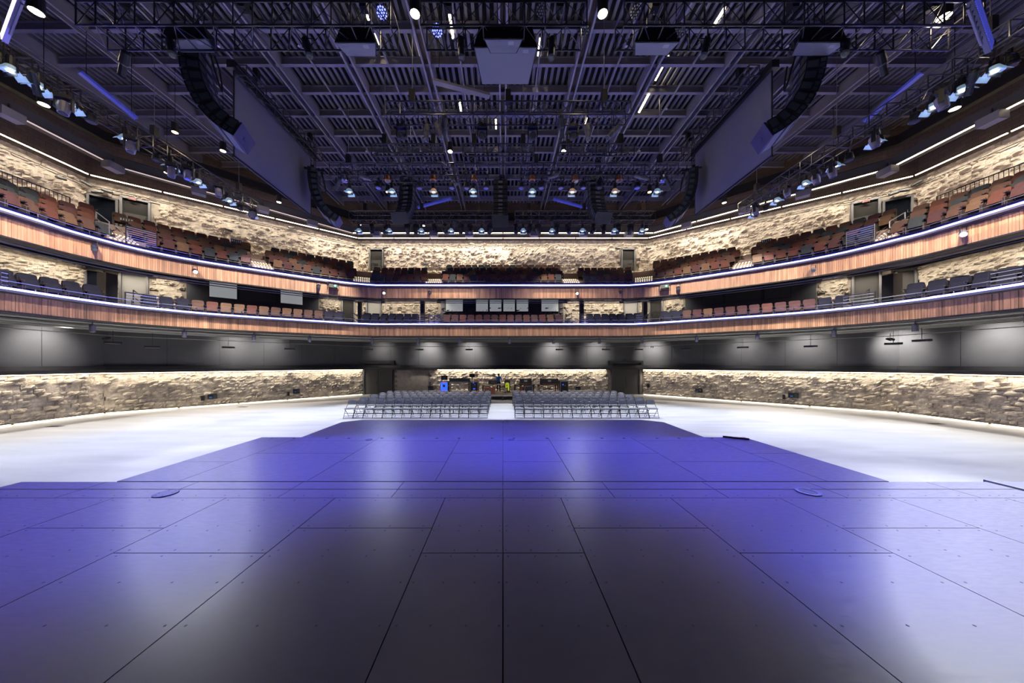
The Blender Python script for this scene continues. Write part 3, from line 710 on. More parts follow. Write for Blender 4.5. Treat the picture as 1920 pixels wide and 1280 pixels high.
for k in range(ROWS):
    blk = -1; idx = 0; last = None
    for a, t in along(offset(FUP, RD[k]), .535):
        if a[1] < 9: continue
        x, y = PX((a[0], a[1], RZ[k] + .6)); f_ = k / 3
        in_a = [j for j, (f0, b0) in enumerate(AISLES) if f0[0] + (b0[0] - f0[0]) * f_ < x < f0[1] + (b0[1] - f0[1]) * f_]
        bl = sum(1 for f0, b0 in AISLES if x > f0[1] + (b0[1] - f0[1]) * f_)
        if bl != blk: blk = bl; idx = 0
        if in_a or x < -25 or x > 1945: continue
        if k == 3 and (x < 165 or x > 1710): continue       # accessible bay behind the guard rail
        if k == 3 and bl in (3, 5) : continue                 # three rows beside the middle block
        seats.append((k, bl, idx, a, t, x)); idx += 1
BLK = ['far left block', 'left block', 'left diagonal block', 'left of centre block', 'centre block', 'right of centre block', 'right diagonal block', 'right block', 'far right block']
seats.sort(key=lambda q: q[3][1])
rest = {}
for i, (k, bl, idx, a, t, x) in enumerate(seats):
    col = random.choice(UPCOL); ang = math.atan2(t[1], t[0])
    if i < 300:
        inst([('seat_frame', standard), ('backrest', SP[col][0]), ('seat_cushion', SP[col][1])], 'theatre_seat',
             '%s theatre seat, %s from left in %s row, upper balcony %s' % (col, ordinal(idx), ROWN[k], BLK[bl]), 'seat', (a[0], a[1], RZ[k]), ang, 'upper balcony seats')
    else: rest.setdefault(col, []).append((a, ang, RZ[k]))
def merge_seats(name, lst, col, label, cat):
    V = []; Fs = []; mi = []; k0 = 0; me = bpy.data.meshes.new(name)
    for a, ang, z in lst:
        ca, sa = math.cos(ang), math.sin(ang)
        for m_, j in ((standard, 0), (SP[col][0], 1), (SP[col][1], 1)):
            A = np.array([v.co[:] for v in m_.vertices]); V.append(np.stack([a[0] + ca * A[:, 0] - sa * A[:, 1], a[1] + sa * A[:, 0] + ca * A[:, 1], z + A[:, 2]], 1))
            for p in m_.polygons: Fs.append(tuple(q + k0 for q in p.vertices)); mi.append(j)
            k0 += len(A)
    me.from_pydata(np.concatenate(V).tolist(), [], Fs); me.materials.append(M['seatshell']); me.materials.append(M['seat_' + col]); me.polygons.foreach_set('material_index', mi)
    o = bpy.data.objects.new(name, me); C.objects.link(o); return tag(o, label, cat, None, 'stuff')
for col, lst in rest.items(): merge_seats('theatre_seats', lst, col, '%s fabric seats among the rows at the back of the upper balcony' % col, 'seats')
# lower balcony: one row along the front, a second darker row in the side and corner boxes
LOWR = [((-30, 190), 'navy', 2), ((276, 348), 'navy', 1), ((352, 598), 'rust', 1), ((600, 640), 'navy', 2), ((684, 787), 'navy', 2), ((829, 1056), 'rust', 1), ((1098, 1200), 'navy', 2), ((1243, 1285), 'navy', 2), ((1287, 1530), 'rust', 1), ((1532, 1600), 'navy', 1), ((1690, 1950), 'navy', 2)]
LN = ['far left box', 'left box by the pale door', 'left dark booth', 'left corner box', 'box left of the control room', 'control room', 'box right of the control room', 'right corner box', 'right dark booth', 'right box by the grey door', 'far right box']
for row, d in ((0, .95), (1, 1.85)):
    cnt = {}
    for a, t in along(offset(FLOW, d), .56):
        if a[1] < 8: continue
        x, y = PX((a[0], a[1], 6))
        for j, (xr, col, nr) in enumerate(LOWR):
            if xr[0] < x < xr[1] and row < nr:
                c = col if col == 'navy' else random.choice(('rust', 'maroon', 'brown', 'tan')); n_ = cnt.get(j, 0); cnt[j] = n_ + 1
                inst([('seat_frame', standard), ('backrest', SP[c][0]), ('seat_cushion', SP[c][1])], 'box_seat',
                     '%s seat, %s from left, %s row of lower balcony %s' % ('black' if c == 'navy' else c, ordinal(n_), ('front', 'back')[row], LN[j]), 'seat',
                     (a[0], a[1], 5.25 + .22 * row), math.atan2(t[1], t[0]), 'lower balcony seats')

# ------------------------------------------------------------------ aisle steps with lit perforated risers, hand rails
Pf = np.array(FUP)
for j, (f0, b0) in enumerate(AISLES):
    root = thing('aisle_steps', 'aisle steps with rows of small lit openings', None, (0, 0, 0)); root.parent = bal2
    nst = 8; dots = MB()
    for i in range(nst):
        d = .35 + i * .42; z1 = 8.62 + (i + 1) * 1.53 / nst; f_ = i / (nst - 1)
        path = offset(FUP, d); xs_ = [f0[0] + (b0[0] - f0[0]) * f_, f0[1] + (b0[1] - f0[1]) * f_]
        pa, pb = on_plan(path, xs_[0]), on_plan(path, xs_[1])
        if not pa or not pb: continue
        t = (pb[0] - pa[0]); wd = t.length; t.normalize(); n_ = Vector((-t.y, t.x, 0)); c = (pa[0] + pb[0]) / 2; rz = z1 - 1.53 / nst
        b = MB(); b.obox(c + n_ * .3 + Vector((0, 0, (8.6 + z1) / 2)), t, n_, (0, 0, 1), wd / 2 + .04, .30, (z1 - 8.6) / 2); b.obj('step', 'riser', root)
        m_ = max(5, int(wd / .14))
        for q in range(m_):
            for zz in (.06, .14):
                dots.obox(pa[0] + t * (wd * (q + .5) / m_) - n_ * .006 + Vector((0, 0, rz + zz)), t, n_, (0, 0, 1), wd / m_ * .27, .006, .020)
    tag(dots.obj('riser_lights', 'dots', root), kind='stuff')
def handrail(pts, name, label, post_z, bars=2, r_=.022, m='galv'):
    root = thing(name, label, 'hand rail', (0, 0, 0))
    for k in range(bars):
        b = MB(); b.path([(p[0], p[1], p[2] - .33 * k) for p in pts], r_, 6); b.obj('rail', m, root)
    for p in (pts[0], pts[-1]):
        b = MB(); b.tube((p[0], p[1], p[2] - post_z), p, r_, 6); b.obj('post', m, root)
    return root
for (x0, y0, x1, y1, Y0, Y1, l_) in ((180, 397, 205, 416, 15.0, 14.6, 'pale hand rail at the head of the lit steps, upper left'), (216, 424, 245, 443, 16.1, 15.55, 'pale hand rail beside the seats of the upper left steps'),
                                     (1668, 415, 1697, 398, 14.6, 15.0, 'pale hand rail at the head of the lit steps, upper right'), (1640, 441, 1666, 422, 15.5, 16.1, 'pale hand rail beside the seats of the upper right steps')):
    handrail([W(x0, y0, Y0), W(x1, y1, Y1)], 'hand_rail', l_, .8)
# slatted guards where the aisle meets the front, and barred guards before the accessible bay
def guard(p0, p1, h, label, n, vertical=False, m='blackmetal', cat='guard rail'):
    p0, p1 = Vector(p0), Vector(p1); root = thing('guard_rail', label, cat, p0); d = p1 - p0
    up = Vector((0, 0, h))
    for q in (Vector((0, 0, 0)), d): b = MB(); b.tube(q, q + up, .025, 6); b.obj('post', m, root)
    b = MB(); b.tube(up, d + up, .025, 6); b.obj('top_rail', m, root)
    for k in range(n):
        b = MB()
        if vertical: q = d * ((k + 1) / (n + 1)); b.tube(q + Vector((0, 0, .08)), q + up, .011, 5)
        else: q = up * ((k + .5) / n); b.tube(q, d + q, .011, 5)
        b.obj('bar', m if vertical else 'galv', root)
    if vertical: b = MB(); b.tube(Vector((0, 0, .08)), d + Vector((0, 0, .08)), .02, 6); b.obj('bottom_rail', m, root)
    return root
def pt_on(path, x, z):
    p = on_plan(path, x)[0]; return (p.x, p.y, z)
guard(pt_on(offset(FUP, .3), 236, 8.62), pt_on(offset(FUP, .3), 294, 8.62), .95, 'barred guard at the front of the upper left aisle', 9)
guard(pt_on(offset(FUP, .3), 1587, 8.62), pt_on(offset(FUP, .3), 1640, 8.62), .95, 'barred guard at the front of the upper right aisle', 9)
gl = offset(FUP, 2.95)
guard((-21.75, 10.0, 10.15), (-21.75, 15.0, 10.15), .85, 'long black barred guard before the accessible seats, upper left', 36, True)
guard((21.65, 10.0, 10.15), (21.65, 14.9, 10.15), .85, 'long black barred guard before the accessible seats, upper right', 36, True)
for sx, nm in ((-1, 'left'), (1, 'right')):
    for j in range(6):
        c = ['brown', 'rust', 'tan', 'slate', 'brown', 'rust'][j if sx < 0 else 5 - j]
        inst([('seat_frame', standard), ('backrest', SP[c][0]), ('seat_cushion', SP[c][1])], 'loose_seat', '%s loose seat behind the barred guard, upper %s, %s from the stage' % (c, nm, ordinal(j)), 'seat', (sx * 22.4, 10.2 + .82 * j, 10.15), R(90) if sx < 0 else R(-90), 'loose seats behind guards')
for x0, x1, l_ in ((0, 17, 'far left'), (235, 300, 'left'), (804, 826, 'left of centre'), (782, 797, 'centre left'), (1090, 1103, 'centre right'), (1192, 1205, 'right of centre'), (1580, 1640, 'right'), (1855, 1919, 'far right')):
    guard(pt_on(offset(FLOW, .35), x0, 5.25), pt_on(offset(FLOW, .35), x1, 5.25), .72, 'low barred rail on the lower balcony front, ' + l_, 5)
for x, l_ in ((250, 'left'), (1630, 'right'), (659, 'left corner'), (1222, 'right corner'), (815, 'centre left'), (1072, 'centre right')):
    p = pt_on(offset(FLOW, 1.2), x, 6.25); s_ = .5 if x < 943 else -.5
    handrail([p, (p[0] + s_, p[1] - .1, p[2] - .32)], 'hand_rail', 'dark sloping hand rail on the lower balcony, ' + l_, .9, m='blackmetal')

GL = {}
def glyph(ch):
    if ch not in GL:
        cu = bpy.data.curves.new('figure', 'FONT'); cu.body = ch; cu.size = .13; cu.align_x = 'CENTER'; cu.extrude = .002
        o = bpy.data.objects.new('figure', cu); C.objects.link(o); GL[ch] = bpy.data.meshes.new_from_object(o.evaluated_get(bpy.context.evaluated_depsgraph_get())); bpy.data.objects.remove(o)
        GL[ch].materials.clear(); GL[ch].materials.append(M['signwhite'])
    return GL[ch]
# section signs on the upper seats rail: black plates with white figures
for k, (x, y, Y, l_) in enumerate(((237, 412, 16.4, 'by the upper left door'), (443, 452, 19, 'at the upper left diagonal'), (703, 496.5, 25.5, 'on the left narrow door'), (798, 496.5, 25.8, 'left of the centre block'),
                                   (1085, 496.5, 25.8, 'right of the centre block'), (1181, 497, 25.5, 'on the right narrow door'), (1437, 451, 19.3, 'at the upper right diagonal'), (1638, 414, 16.4, 'by the upper right door'))):
    p = W(x, y, Y); t = thing('section_sign', 'small black section sign with white figures ' + l_, 'sign', p, R(40) if x < 640 else R(-40) if x > 1260 else 0)
    b = MB(); b.box(-.26, .26, -.012, .012, -.10, .10); b.obj('plate', 'black', t)
    for q, ch in enumerate('21|12'):
        o = link('figure', glyph(ch), t); o.location = (-.19 + .095 * q, -.015, -.045); o.rotation_euler = (R(90), 0, 0)
    b = MB(); b.tube((0, .03, -.5), (0, .03, -.1), .015, 6); b.obj('stem', 'blackmetal', t)

# ------------------------------------------------------------------ ceiling
ce = MB(); ce.prism([(-24.6, 4), (24.6, 4), (24.6, 17.6), (13, 26.6), (-13, 26.6), (-24.6, 17.6)], 17.35, 17.5)
ceil = structure(ce.obj('ceiling', 'deck'), 'dark slatted roof deck with steel beams')
def yend(x): return 26.3 if abs(x) < 12.6 else 26.3 - (abs(x) - 12.6) * .77
b = MB(); b.box(-.5, .5, -.5, .5, -.5, .5); unit = b.mesh('slat', 'slat')
for i in range(-79, 80):
    x = i * .30; y1 = yend(x); link('slat', unit, ceil, (x, (6 + y1) / 2, 16.82), None, (.125, y1 - 6, .10))
pu = MB()
def ibeam(L_, h, w_, tw, tf):
    b = MB(); b.box(-L_ / 2, L_ / 2, -w_ / 2, w_ / 2, 0, tf); b.box(-L_ / 2, L_ / 2, -w_ / 2, w_ / 2, h - tf, h); b.box(-L_ / 2, L_ / 2, -tw / 2, tw / 2, tf, h - tf); return b
for k in range(-3, 10):
    Y = 12.3 + 1.415 * k; hw = 24.1 if Y < 17.3 else 24.1 - (Y - 17.3) * 1.3
    o = ibeam(2 * hw, .36, .15, .03, .03).obj('purlin', 'steelpaint', ceil); o.location = (0, Y, 16.34)
for X in (0, 3.45, 6.9, 10.3, 13.7, 17.1, 20.5, -3.45, -6.9, -10.3, -13.7, -17.1, -20.5):
    y1 = yend(X); L_ = y1 - 6; o = bpy.data.objects.new('girder', None); C.objects.link(o); o.parent = ceil; o.location = (X, (6 + y1) / 2, 16.12)
    for sx in (-1, 1):
        b = MB(); b.box(sx * .15 - .04, sx * .15 + .04, -L_ / 2, L_ / 2, 0, .03); b.box(sx * .15 - .015, sx * .15 + .015, -L_ / 2, L_ / 2, .03, .62); b.obj('channel', 'girderpaint', o)
    b = MB(); b.box(-.14, .14, -L_ / 2, L_ / 2, .40, .44); b.obj('infill', 'girdertan', o)
for X in (-15.4, -12, -8.6, -5.2, -1.9, 1.6, 5.2, 8.6, 12, 15.4):
    b = MB(); b.tube((X, 6, 16.2), (X, yend(X) - 1.5, 16.2), .04, 8)
    q = b.obj('sprinkler_pipe', 'steelpaint', ceil)
    b = MB()
    for Y in (9.5, 12.6, 15.7, 18.8): b.tube((X, Y, 16.2), (X, Y, 16.08), .02, 6); b.lathe([(.02, 0), (.06, .01), (.05, .03), (.01, .05)], (X, Y, 16.02), n=8)
    b.obj('sprinkler_heads', 'galv', q)
# ring of dark bulkhead with a second line of strip lights, inboard of the walls
S2 = [(-20.6, 3), (-20.6, 15.9), (-12.1, 24.0), (12.1, 24.0), (20.8, 16.1), (20.8, 3)]
structure(swept('trim_2', S2, [(.05, 13.25), (.55, 13.25), (.55, 13.7), (.05, 13.7)], 'darkgrey'), 'dark steel channel ring below the roof')
structure(swept('trim_3', S2, [(.60, 13.72), (1.6, 14.3), (1.6, 14.4), (.60, 13.84)], 'midgrey'), 'sloping grey panel ring above the channel')
structure(swept('trim_4', S2, [(1.2, 14.9), (1.5, 14.9), (1.5, 15.4), (1.2, 15.4)], 'black'), 'black duct ring under the roof deck')
strip_lights(S2, -.02, 13.17, (2, 3, 4), 5, WARM, target=(0, 0, -1), label='{} light strip on the dark channel ring, counted from centre left to right', name='ring_light_strip', piece=3.2, gap=.05, lampon=False)
strip_lights(S2, -.02, 13.17, (0, 1), 5, WARM, target=(0, 0, -1), material='stripdim', label='{} dim pinkish light strip on the dark channel ring at left', name='ring_light_strip', piece=3.2, gap=.05, lampon=False)
# surround loudspeakers hung along the ring
sb = MB(); sb.box(-.32, .32, -.22, .22, 0, .34); s_body = sb.mesh('body', 'midgrey')
sb = MB(); sb.box(-.29, .29, -.19, .19, -.012, 0); s_gr = sb.mesh('grille', 'panelgrey')
sb = MB(); sb.box(-.02, .02, -.02, .02, .34, .62); sb.box(-.2, .2, -.015, .015, .34, .37); s_br = sb.mesh('bracket', 'blackmetal')
nsur = 0
for x, y in ((12, 189), (208, 290), (373, 356), (493, 387), (585, 412), (708, 438), (814, 438), (880, 438), (1001, 438), (1094, 438), (1178, 438), (1288, 415), (1396, 389), (1505, 358), (1668, 291), (1865, 194)):
    p, t, n, i, s = on_plan(S2, x); p = p + n * .12; z = zat(y, p.y)
    inst([('body', s_body, [('grille', s_gr)]), ('bracket', s_br)], 'surround_speaker', 'grey box loudspeaker on the channel ring, %s from the left' % ordinal(nsur), 'loudspeaker', (p.x, p.y, 12.82), math.atan2(t.y, t.x), 'surround loudspeakers'); nsur += 1

# ------------------------------------------------------------------ trusses
def truss(p0, p1, sz, label, rung=.55):
    p0, p1 = Vector(p0), Vector(p1); root = thing('lighting_truss', label, 'truss', p0); d = p1 - p0; L_ = d.length; t = d.normalized(); s = Vector((-t.y, t.x, 0)) * sz; u = Vector((0, 0, sz))
    cs = [Vector((0, 0, 0)), s, s + u, u]
    for c in cs: b = MB(); b.tube(c, c + d, .028, 8); b.obj('chord', 'truss', root)
    n = max(2, round(L_ / rung)); b = MB(); e = MB()
    for i in range(n + 1):
        o = t * (L_ * i / n)
        for k in range(4): e.tube(o + cs[k], o + cs[(k + 1) % 4], .02, 5)
    for i in range(n):
        o0, o1 = t * (L_ * i / n), t * (L_ * (i + 1) / n); z = i % 2
        for k in range(4): b.tube((o0 if z else o1) + cs[k], (o1 if z else o0) + cs[(k + 1) % 4], .013, 4)
    tag(e.obj('rungs', 'truss', root), kind='stuff'); tag(b.obj('diagonals', 'truss', root), kind='stuff')
    for f_ in ((.15, .85) if L_ < 6 else (.1, .5, .9)):   # hoist and chain to the roof
        q = t * (L_ * f_) + s / 2 + u; b = MB(); b.tube(q, q + Vector((0, 0, (16.35 if abs(p0.y - 13.44) < .01 else 16.1) - p0.z - sz)), .012, 5); ch = b.obj('chain', 'galv', root)
        b = MB(); b.box(q.x - .1, q.x + .1, q.y - .1, q.y + .1, q.z + .15, q.z + .6); b.obj('hoist', 'black', ch)
    return root
TB = 12.0
truss((-11.8, 8.25, TB), (-3.12, 8.25, TB), .66, 'long black box truss across the top, left piece')
truss((-2.27, 8.25, TB), (2.32, 8.25, TB), .66, 'short black box truss across the top, middle piece')
truss((3.35, 8.25, TB), (13.3, 8.25, TB), .66, 'long black box truss across the top, right piece')
truss((-4.4, 11.2, TB), (4.8, 11.2, TB), .5, 'black box truss over the hall with four moving heads')
truss((-5.9, 13.44, TB), (-2.7, 13.44, TB), .55, 'black truss piece above the white lamps, left')
truss((-1.8, 13.44, TB), (1.4, 13.44, TB), .55, 'black truss piece above the white lamps, middle')
truss((2.5, 13.44, TB), (5.9, 13.44, TB), .55, 'black truss piece above the white lamps, right')
truss((-8.6, 14.8, TB), (-.75, 14.8, TB), .6, 'black truss carrying copper and white lamps, left')
truss((.9, 14.8, TB), (8.7, 14.8, TB), .6, 'black truss carrying copper and white lamps, right')
truss((-10, 19.4, TB), (-.7, 19.4, TB), .6, 'far black truss with bright white lamps, left half')
truss((.8, 19.4, TB), (9.9, 19.4, TB), .6, 'far black truss with bright white lamps, right half')
truss((-15.2, 8.0, TB), (-15.0, 18.3, TB), .5, 'side truss along the left with blue-lit rungs')
truss((15.0, 8.0, TB), (15.0, 18.4, TB), .5, 'side truss along the right with blue-lit rungs')
truss((-11.0, 12.8, 15.0), (-11.0, 18.2, 15.0), .45, 'short truss over the left projection screen')
truss((11.0, 12.8, 15.0), (11.0, 18.2, 15.0), .45, 'short truss over the right projection screen')
# ladder-like hanging frames in the top corners
def ladder_frame(x0, y0, x1, y1, Y0, Y1, w_px, label, glow):
    a, c = Vector(W(x0, y0, Y0)), Vector(W(x1, y1, Y1)); root = thing('light_batten', label, 'light batten', a); d = c - a; s = d.cross(Vector((0, 1, 0))).normalized() * (w_px * Y0 / F / 2); nn = d.normalized().cross(s.normalized())
    for q in (-1, 1):
        b = MB(); b.tube(s * q * 1.9, d * .62 + s * q * 1.9, .03, 8); b.obj('side_rail', 'steelpaint', root)
    b = MB()
    for k in range(7): f_ = .05 + k * .09; b.tube(d * f_ - s * 1.9, d * f_ + s * 1.9, .014, 5)
    b.obj('rungs', 'galv', root)
    b = MB(); b.obox(d * .45, d.normalized(), s.normalized(), nn, d.length * .45, s.length * .85, .05); b.obj('housing', 'midgrey' if not glow else 'casegrey', root)
    n = 26; b = MB()
    for k in range(n):
        f_ = .06 + .84 * k / n; b.obox(d * f_ - nn * .06 * (1 if nn.y > 0 else -1), d.normalized(), s.normalized(), nn, d.length * .011, s.length * .72, .01)
    b.obj('cells', 'batten_glow' if glow else 'blueglow_dim', root)
mat('batten_glow', (.9, .85, .9), .4, emit=(1, .82, 1), strength=1.6)
mat('blueglow_dim', (.10, .11, .45), .5, emit=(.10, .12, .8), strength=.35)
ladder_frame(40, -8, 6, 82, 7.6, 8.6, 16, 'pink and white glowing light batten in the top left corner', True)
ladder_frame(1820, -8, 1858, 100, 7.6, 8.6, 26, 'blue panelled light batten in the top right corner', False)

# ------------------------------------------------------------------ light fixtures
def yoke_parts():
    b = MB(); b.box(-.17, .17, -.13, .13, -.12, 0); b.box(-.03, .03, -.03, .03, 0, .14); base = b.mesh('base', 'black')
    b = MB(); b.box(-.20, -.16, -.06, .06, -.46, -.06); b.box(.16, .20, -.06, .06, -.46, -.06); b.box(-.20, .20, -.06, .06, -.12, -.08); yoke = b.mesh('yoke', 'blackmetal')
    return base, yoke
MHB, MHY = yoke_parts()
def head_mesh(tilt, m='cabinet'):
    a = Vector((0, -math.sin(R(tilt)), -math.cos(R(tilt)))); c = Vector((0, 0, -.40))
    b = MB(); b.lathe([(.09, -.22), (.14, -.16), (.15, 0), (.13, .14), (.125, .22)], c, a, 14); h = b.mesh('head', m, smooth=False)
    b = MB(); b.lathe([(.105, .218), (.09, .235)], c, a, 14); l = b.mesh('lens', 'windowdark')
    return h, l
HM = {t: head_mesh(t) for t in (0, 35, -35, 60)}
HMB = head_mesh(10, 'steelpaint')
def moving_head(p, label, tilt=0, rz=0, blue=False):
    h, l = HMB if blue else HM[tilt]
    inst([('base', MHB), ('yoke', MHY), ('head', h, [('lens', l)])], 'moving_head_light', label, 'stage light', p, rz, 'moving head lights')
# bell shaped lamp with a bright reflector skirt
b = MB(); b.lathe([(.06, .30), (.08, .28), (.09, .05), (.10, 0)], n=12); BB = b.mesh('body', 'black')
b = MB(); b.lathe([(.10, 0), (.17, -.12), (.20, -.16), (.16, -.15)], n=14); BR = b.mesh('reflector', 'reflector'); b = MB(); b.lathe([(.10, 0), (.17, -.12), (.20, -.16), (.16, -.15)], n=14); BRW = b.mesh('reflector', 'reflectorwarm')
b = MB(); b.lathe([(.03, -.155), (.075, -.165), (.03, -.185)], n=12); BL = b.mesh('lens', 'coollamp')
b = MB(); b.box(-.22, -.19, -.02, .02, -.2, .02); b.box(.19, .22, -.02, .02, -.2, .02); b.box(-.19, .19, -.004, .004, -.30, -.17); b.box(-.012, .012, -.012, .012, .28, .55); BD = b.mesh('barn_doors', 'blackmetal')
b = MB(); b.obox((0, -.20, -.20), (1, 0, 0), Vector((0, .6, .8)), Vector((0, -.8, .6)), .17, .07, .004); BF = b.mesh('shutter_flap', 'reflector'); b = MB(); b.obox((0, .20, -.20), (1, 0, 0), Vector((0, .6, -.8)), Vector((0, .8, .6)), .17, .07, .004); BF2 = b.mesh('shutter_flap', 'reflector')
def bell_lamp(p, label, warm=False, power=0, target=None, color=(.86, .92, 1), cone=70, scale=1.0, bright=True, group='bell lamps'):
    parts = [('body', BB), ('reflector', BRW if warm else BR), ('barn_doors', BD), ('shutter_flap', BF), ('shutter_flap', BF2)] + ([('lens', BL)] if bright else [])
    t = inst(parts, 'bell_lamp', label, 'stage light', p, 0, group, (scale,) * 3)
    if power: lamp('SPOT', (p[0], p[1], p[2] - .35 * scale), target, power, color, .10, cone, .75)
    return t
# copper or chrome round can
b = MB(); b.lathe([(.04, .22), (.12, .18), (.15, .05), (.16, -.06), (.13, -.10)], n=16); CB = {m: b.mesh('can', m) for m in ('chrome', 'cabinet')}
mat('copper', (.55, .24, .10), .35, metal=.8); CB['copper'] = b.mesh('can', 'copper')
b = MB(); b.tube((-.17, 0, 0), (-.17, 0, .3), .012, 5); b.tube((.17, 0, 0), (.17, 0, .3), .012, 5); b.tube((-.17, 0, .3), (.17, 0, .3), .012, 5); b.box(-.03, .03, -.03, .03, .28, .44); CY = b.mesh('yoke', 'blackmetal')
b = MB(); b.lathe([(.125, -.105), (.10, -.09)], n=16); CL = b.mesh('lens', 'windowdark')
def can_lamp(p, label, m): inst([('can', CB[m]), ('yoke', CY), ('lens', CL)], 'par_can', label, 'stage light', p, 0, 'can lamps')
# profile spot (long tube)
b = MB(); b.lathe([(.06, -.35), (.10, -.30), (.11, 0), (.085, .05), (.085, .34), (.10, .36)], (0, 0, 0), (0, 0, -1), 14); PB = b.mesh('barrel', 'cabinet'); b = MB(); b.lathe([(.06, -.35), (.10, -.30), (.11, 0), (.085, .05), (.085, .34), (.10, .36)], (0, 0, 0), (0, 0, -1), 14); PBG = b.mesh('barrel', 'midgrey')
b = MB(); b.tube((-.13, 0, 0), (-.13, 0, .26), .012, 5); b.tube((.13, 0, 0), (.13, 0, .26), .012, 5); b.tube((-.13, 0, .26), (.13, 0, .26), .012, 5); PY = b.mesh('yoke', 'blackmetal')
b = MB(); b.lathe([(.085, .362), (.05, .372)], (0, 0, 0), (0, 0, -1), 14); PL = {m: b.mesh('lens', m) for m in ('windowdark', 'coollamp', 'tealamp')}
def profile_spot(p, aim, label, lens='windowdark', power=0, color=(1, 1, 1), cone=30, grey=False, size=.12, hang=12.02):
    d = Vector(aim) - Vector(p); q = d.to_track_quat('-Z', 'Y').to_euler()
    t = thing('profile_spot', label, 'stage light', p, 0, 'profile spots')
    o = link('barrel', PBG if grey else PB, t, rot=q); link('lens', PL[lens], o); link('yoke', PY, t)
    if hang and hang > p[2] + .3: b = MB(); b.tube((0, 0, .26), (0, 0, hang - p[2]), .02, 6); b.obj('hanger', 'blackmetal', t)
    if power: lamp('SPOT', Vector(p) + d.normalized() * .42, aim, power, color, size, cone, .5)
    return t
# far truss: ten bright white lamps with moving heads between
WH = (.90, .95, 1)
far_x = [673, 730, 790, 846, 903, 981, 1035, 1092, 1152, 1204]
for i, x in enumerate(far_x):
    p = W(x, 433, 19.4); aim = ((p[0] * 1.25), 16.4 + (i % 2) * 2.4, 0)
    bell_lamp((p[0], 19.4, 11.42), 'bright white lamp under the far truss, %s from the left' % ordinal(i), power=1875, target=aim, cone=62, color=WH, scale=1.0, group='far truss white lamps')
for i, x in enumerate((692, 718, 760, 776, 812, 832, 862, 880, 918, 968, 994, 1010, 1046, 1068, 1116, 1136, 1164, 1187)):
    p = W(x, 425, 19.55); moving_head((p[0], 20.0, TB - .05), 'black moving head under the far truss, %s from the left' % ordinal(i), (0, 35, -35)[i % 3], R(40 * (i % 5) - 80))
# middle truss: copper and chrome cans above, white bell lamps below
for i, (x, m) in enumerate(((646, 'chrome'), (727, 'copper'), (812, 'copper'), (889, 'copper'), (998, 'copper'), (1079, 'copper'), (1161, 'copper'), (1243, 'chrome'))):
    p = W(x, 329, 14.8); can_lamp((p[0], 14.8, 11.78), '%s round can lamp under the middle truss, %s from the left' % ('copper lit' if m == 'copper' else m, ordinal(i)), m)
for i, x in enumerate((655, 735, 813, 887, 998, 1073, 1153, 1232)):
    p = W(x, 350, 15.0); bell_lamp((p[0], 15.0, 11.42), 'white bell lamp hanging below the middle truss, %s from the left' % ordinal(i), warm=i in (2, 5, 6), power=1125, target=(p[0] * 1.9, 14.2, 0), cone=58, color=WH, group='middle truss white lamps')
for i, x in enumerate((700, 780, 843, 872, 910, 979, 1018, 1056, 1100, 1131, 1205)):
    p = W(x, 327, 14.8); can_lamp((p[0], 15.4, 11.80), 'black round can lamp under the middle truss, %s from the left' % ordinal(i), 'cabinet')
for i, (x, y, rx) in enumerate(((686, 333, 70), (850, 338, 12), (1038, 330, -60), (1202, 332, 65))):
    p = W(x, y, 14.8); profile_spot(p, (p[0] + 3 * math.sin(R(rx)), p[1] - .6, p[2] - 1.2), 'grey profile spot under the middle truss, %s from the left' % ordinal(i), grey=True)
# truss over the hall
for i, x in enumerate((748, 903, 1000, 1078)):
    p = W(x, 225, 11.4); moving_head((p[0], 11.7, TB - .03), 'large moving head under the second truss, %s from the left' % ordinal(i), 60)
for i, (x, y, ax) in enumerate(((800, 248, .0), (822, 244, .35), (1102, 247, .0), (1150, 248, -.9))):
    p = W(x, y, 11.2); profile_spot(p, (p[0] + ax, p[1] - .25, p[2] - 1), 'grey profile spot under the second truss, %s from the left' % ordinal(i), grey=True)
b = MB(); b.lathe([(.17, 0), (.17, .14), (.10, .20)], n=18); LB = b.mesh('housing', 'cabinet'); LEDC = {}
for m in ('bluelamp', 'panelgrey'):
    b = MB()
    for q in range(19):
        rr = 0 if q == 0 else .07 if q < 7 else .135; a = R((q - 1) * 60) if q < 7 else R((q - 7) * 30); b.lathe([(.028, -.012), (.02, -.02)], (rr * math.cos(a), rr * math.sin(a), 0), n=6)
    LEDC[m] = b.mesh('led_cells', m)
b = MB(); b.tube((-.2, 0, .05), (-.2, 0, .34), .014, 5); b.tube((.2, 0, .05), (.2, 0, .34), .014, 5); b.tube((-.2, 0, .34), (.2, 0, .34), .014, 5); b.tube((0, 0, .34), (0, -1.6, 2.4), .015, 5); LY = b.mesh('yoke', 'blackmetal')
for i, (x, y, m) in enumerate(((716, 24, 'bluelamp'), (820, 57, 'bluelamp'), (1015, 20, 'panelgrey'), (1094, 56, 'panelgrey'), (1192, 22, 'panelgrey'), (1274, 58, 'panelgrey'))):
    p = W(x, y, 9.3); inst([('housing', LB, [('led_cells', LEDC[m])]), ('yoke', LY)], 'led_wash_light', '%s round multi-lens wash light by the top truss, %s from the left' % ('blue lit' if m == 'bluelamp' else 'unlit', ordinal(i)), 'stage light', p, 0, 'multi-lens wash lights', rot=(R(-35), 0, 0))
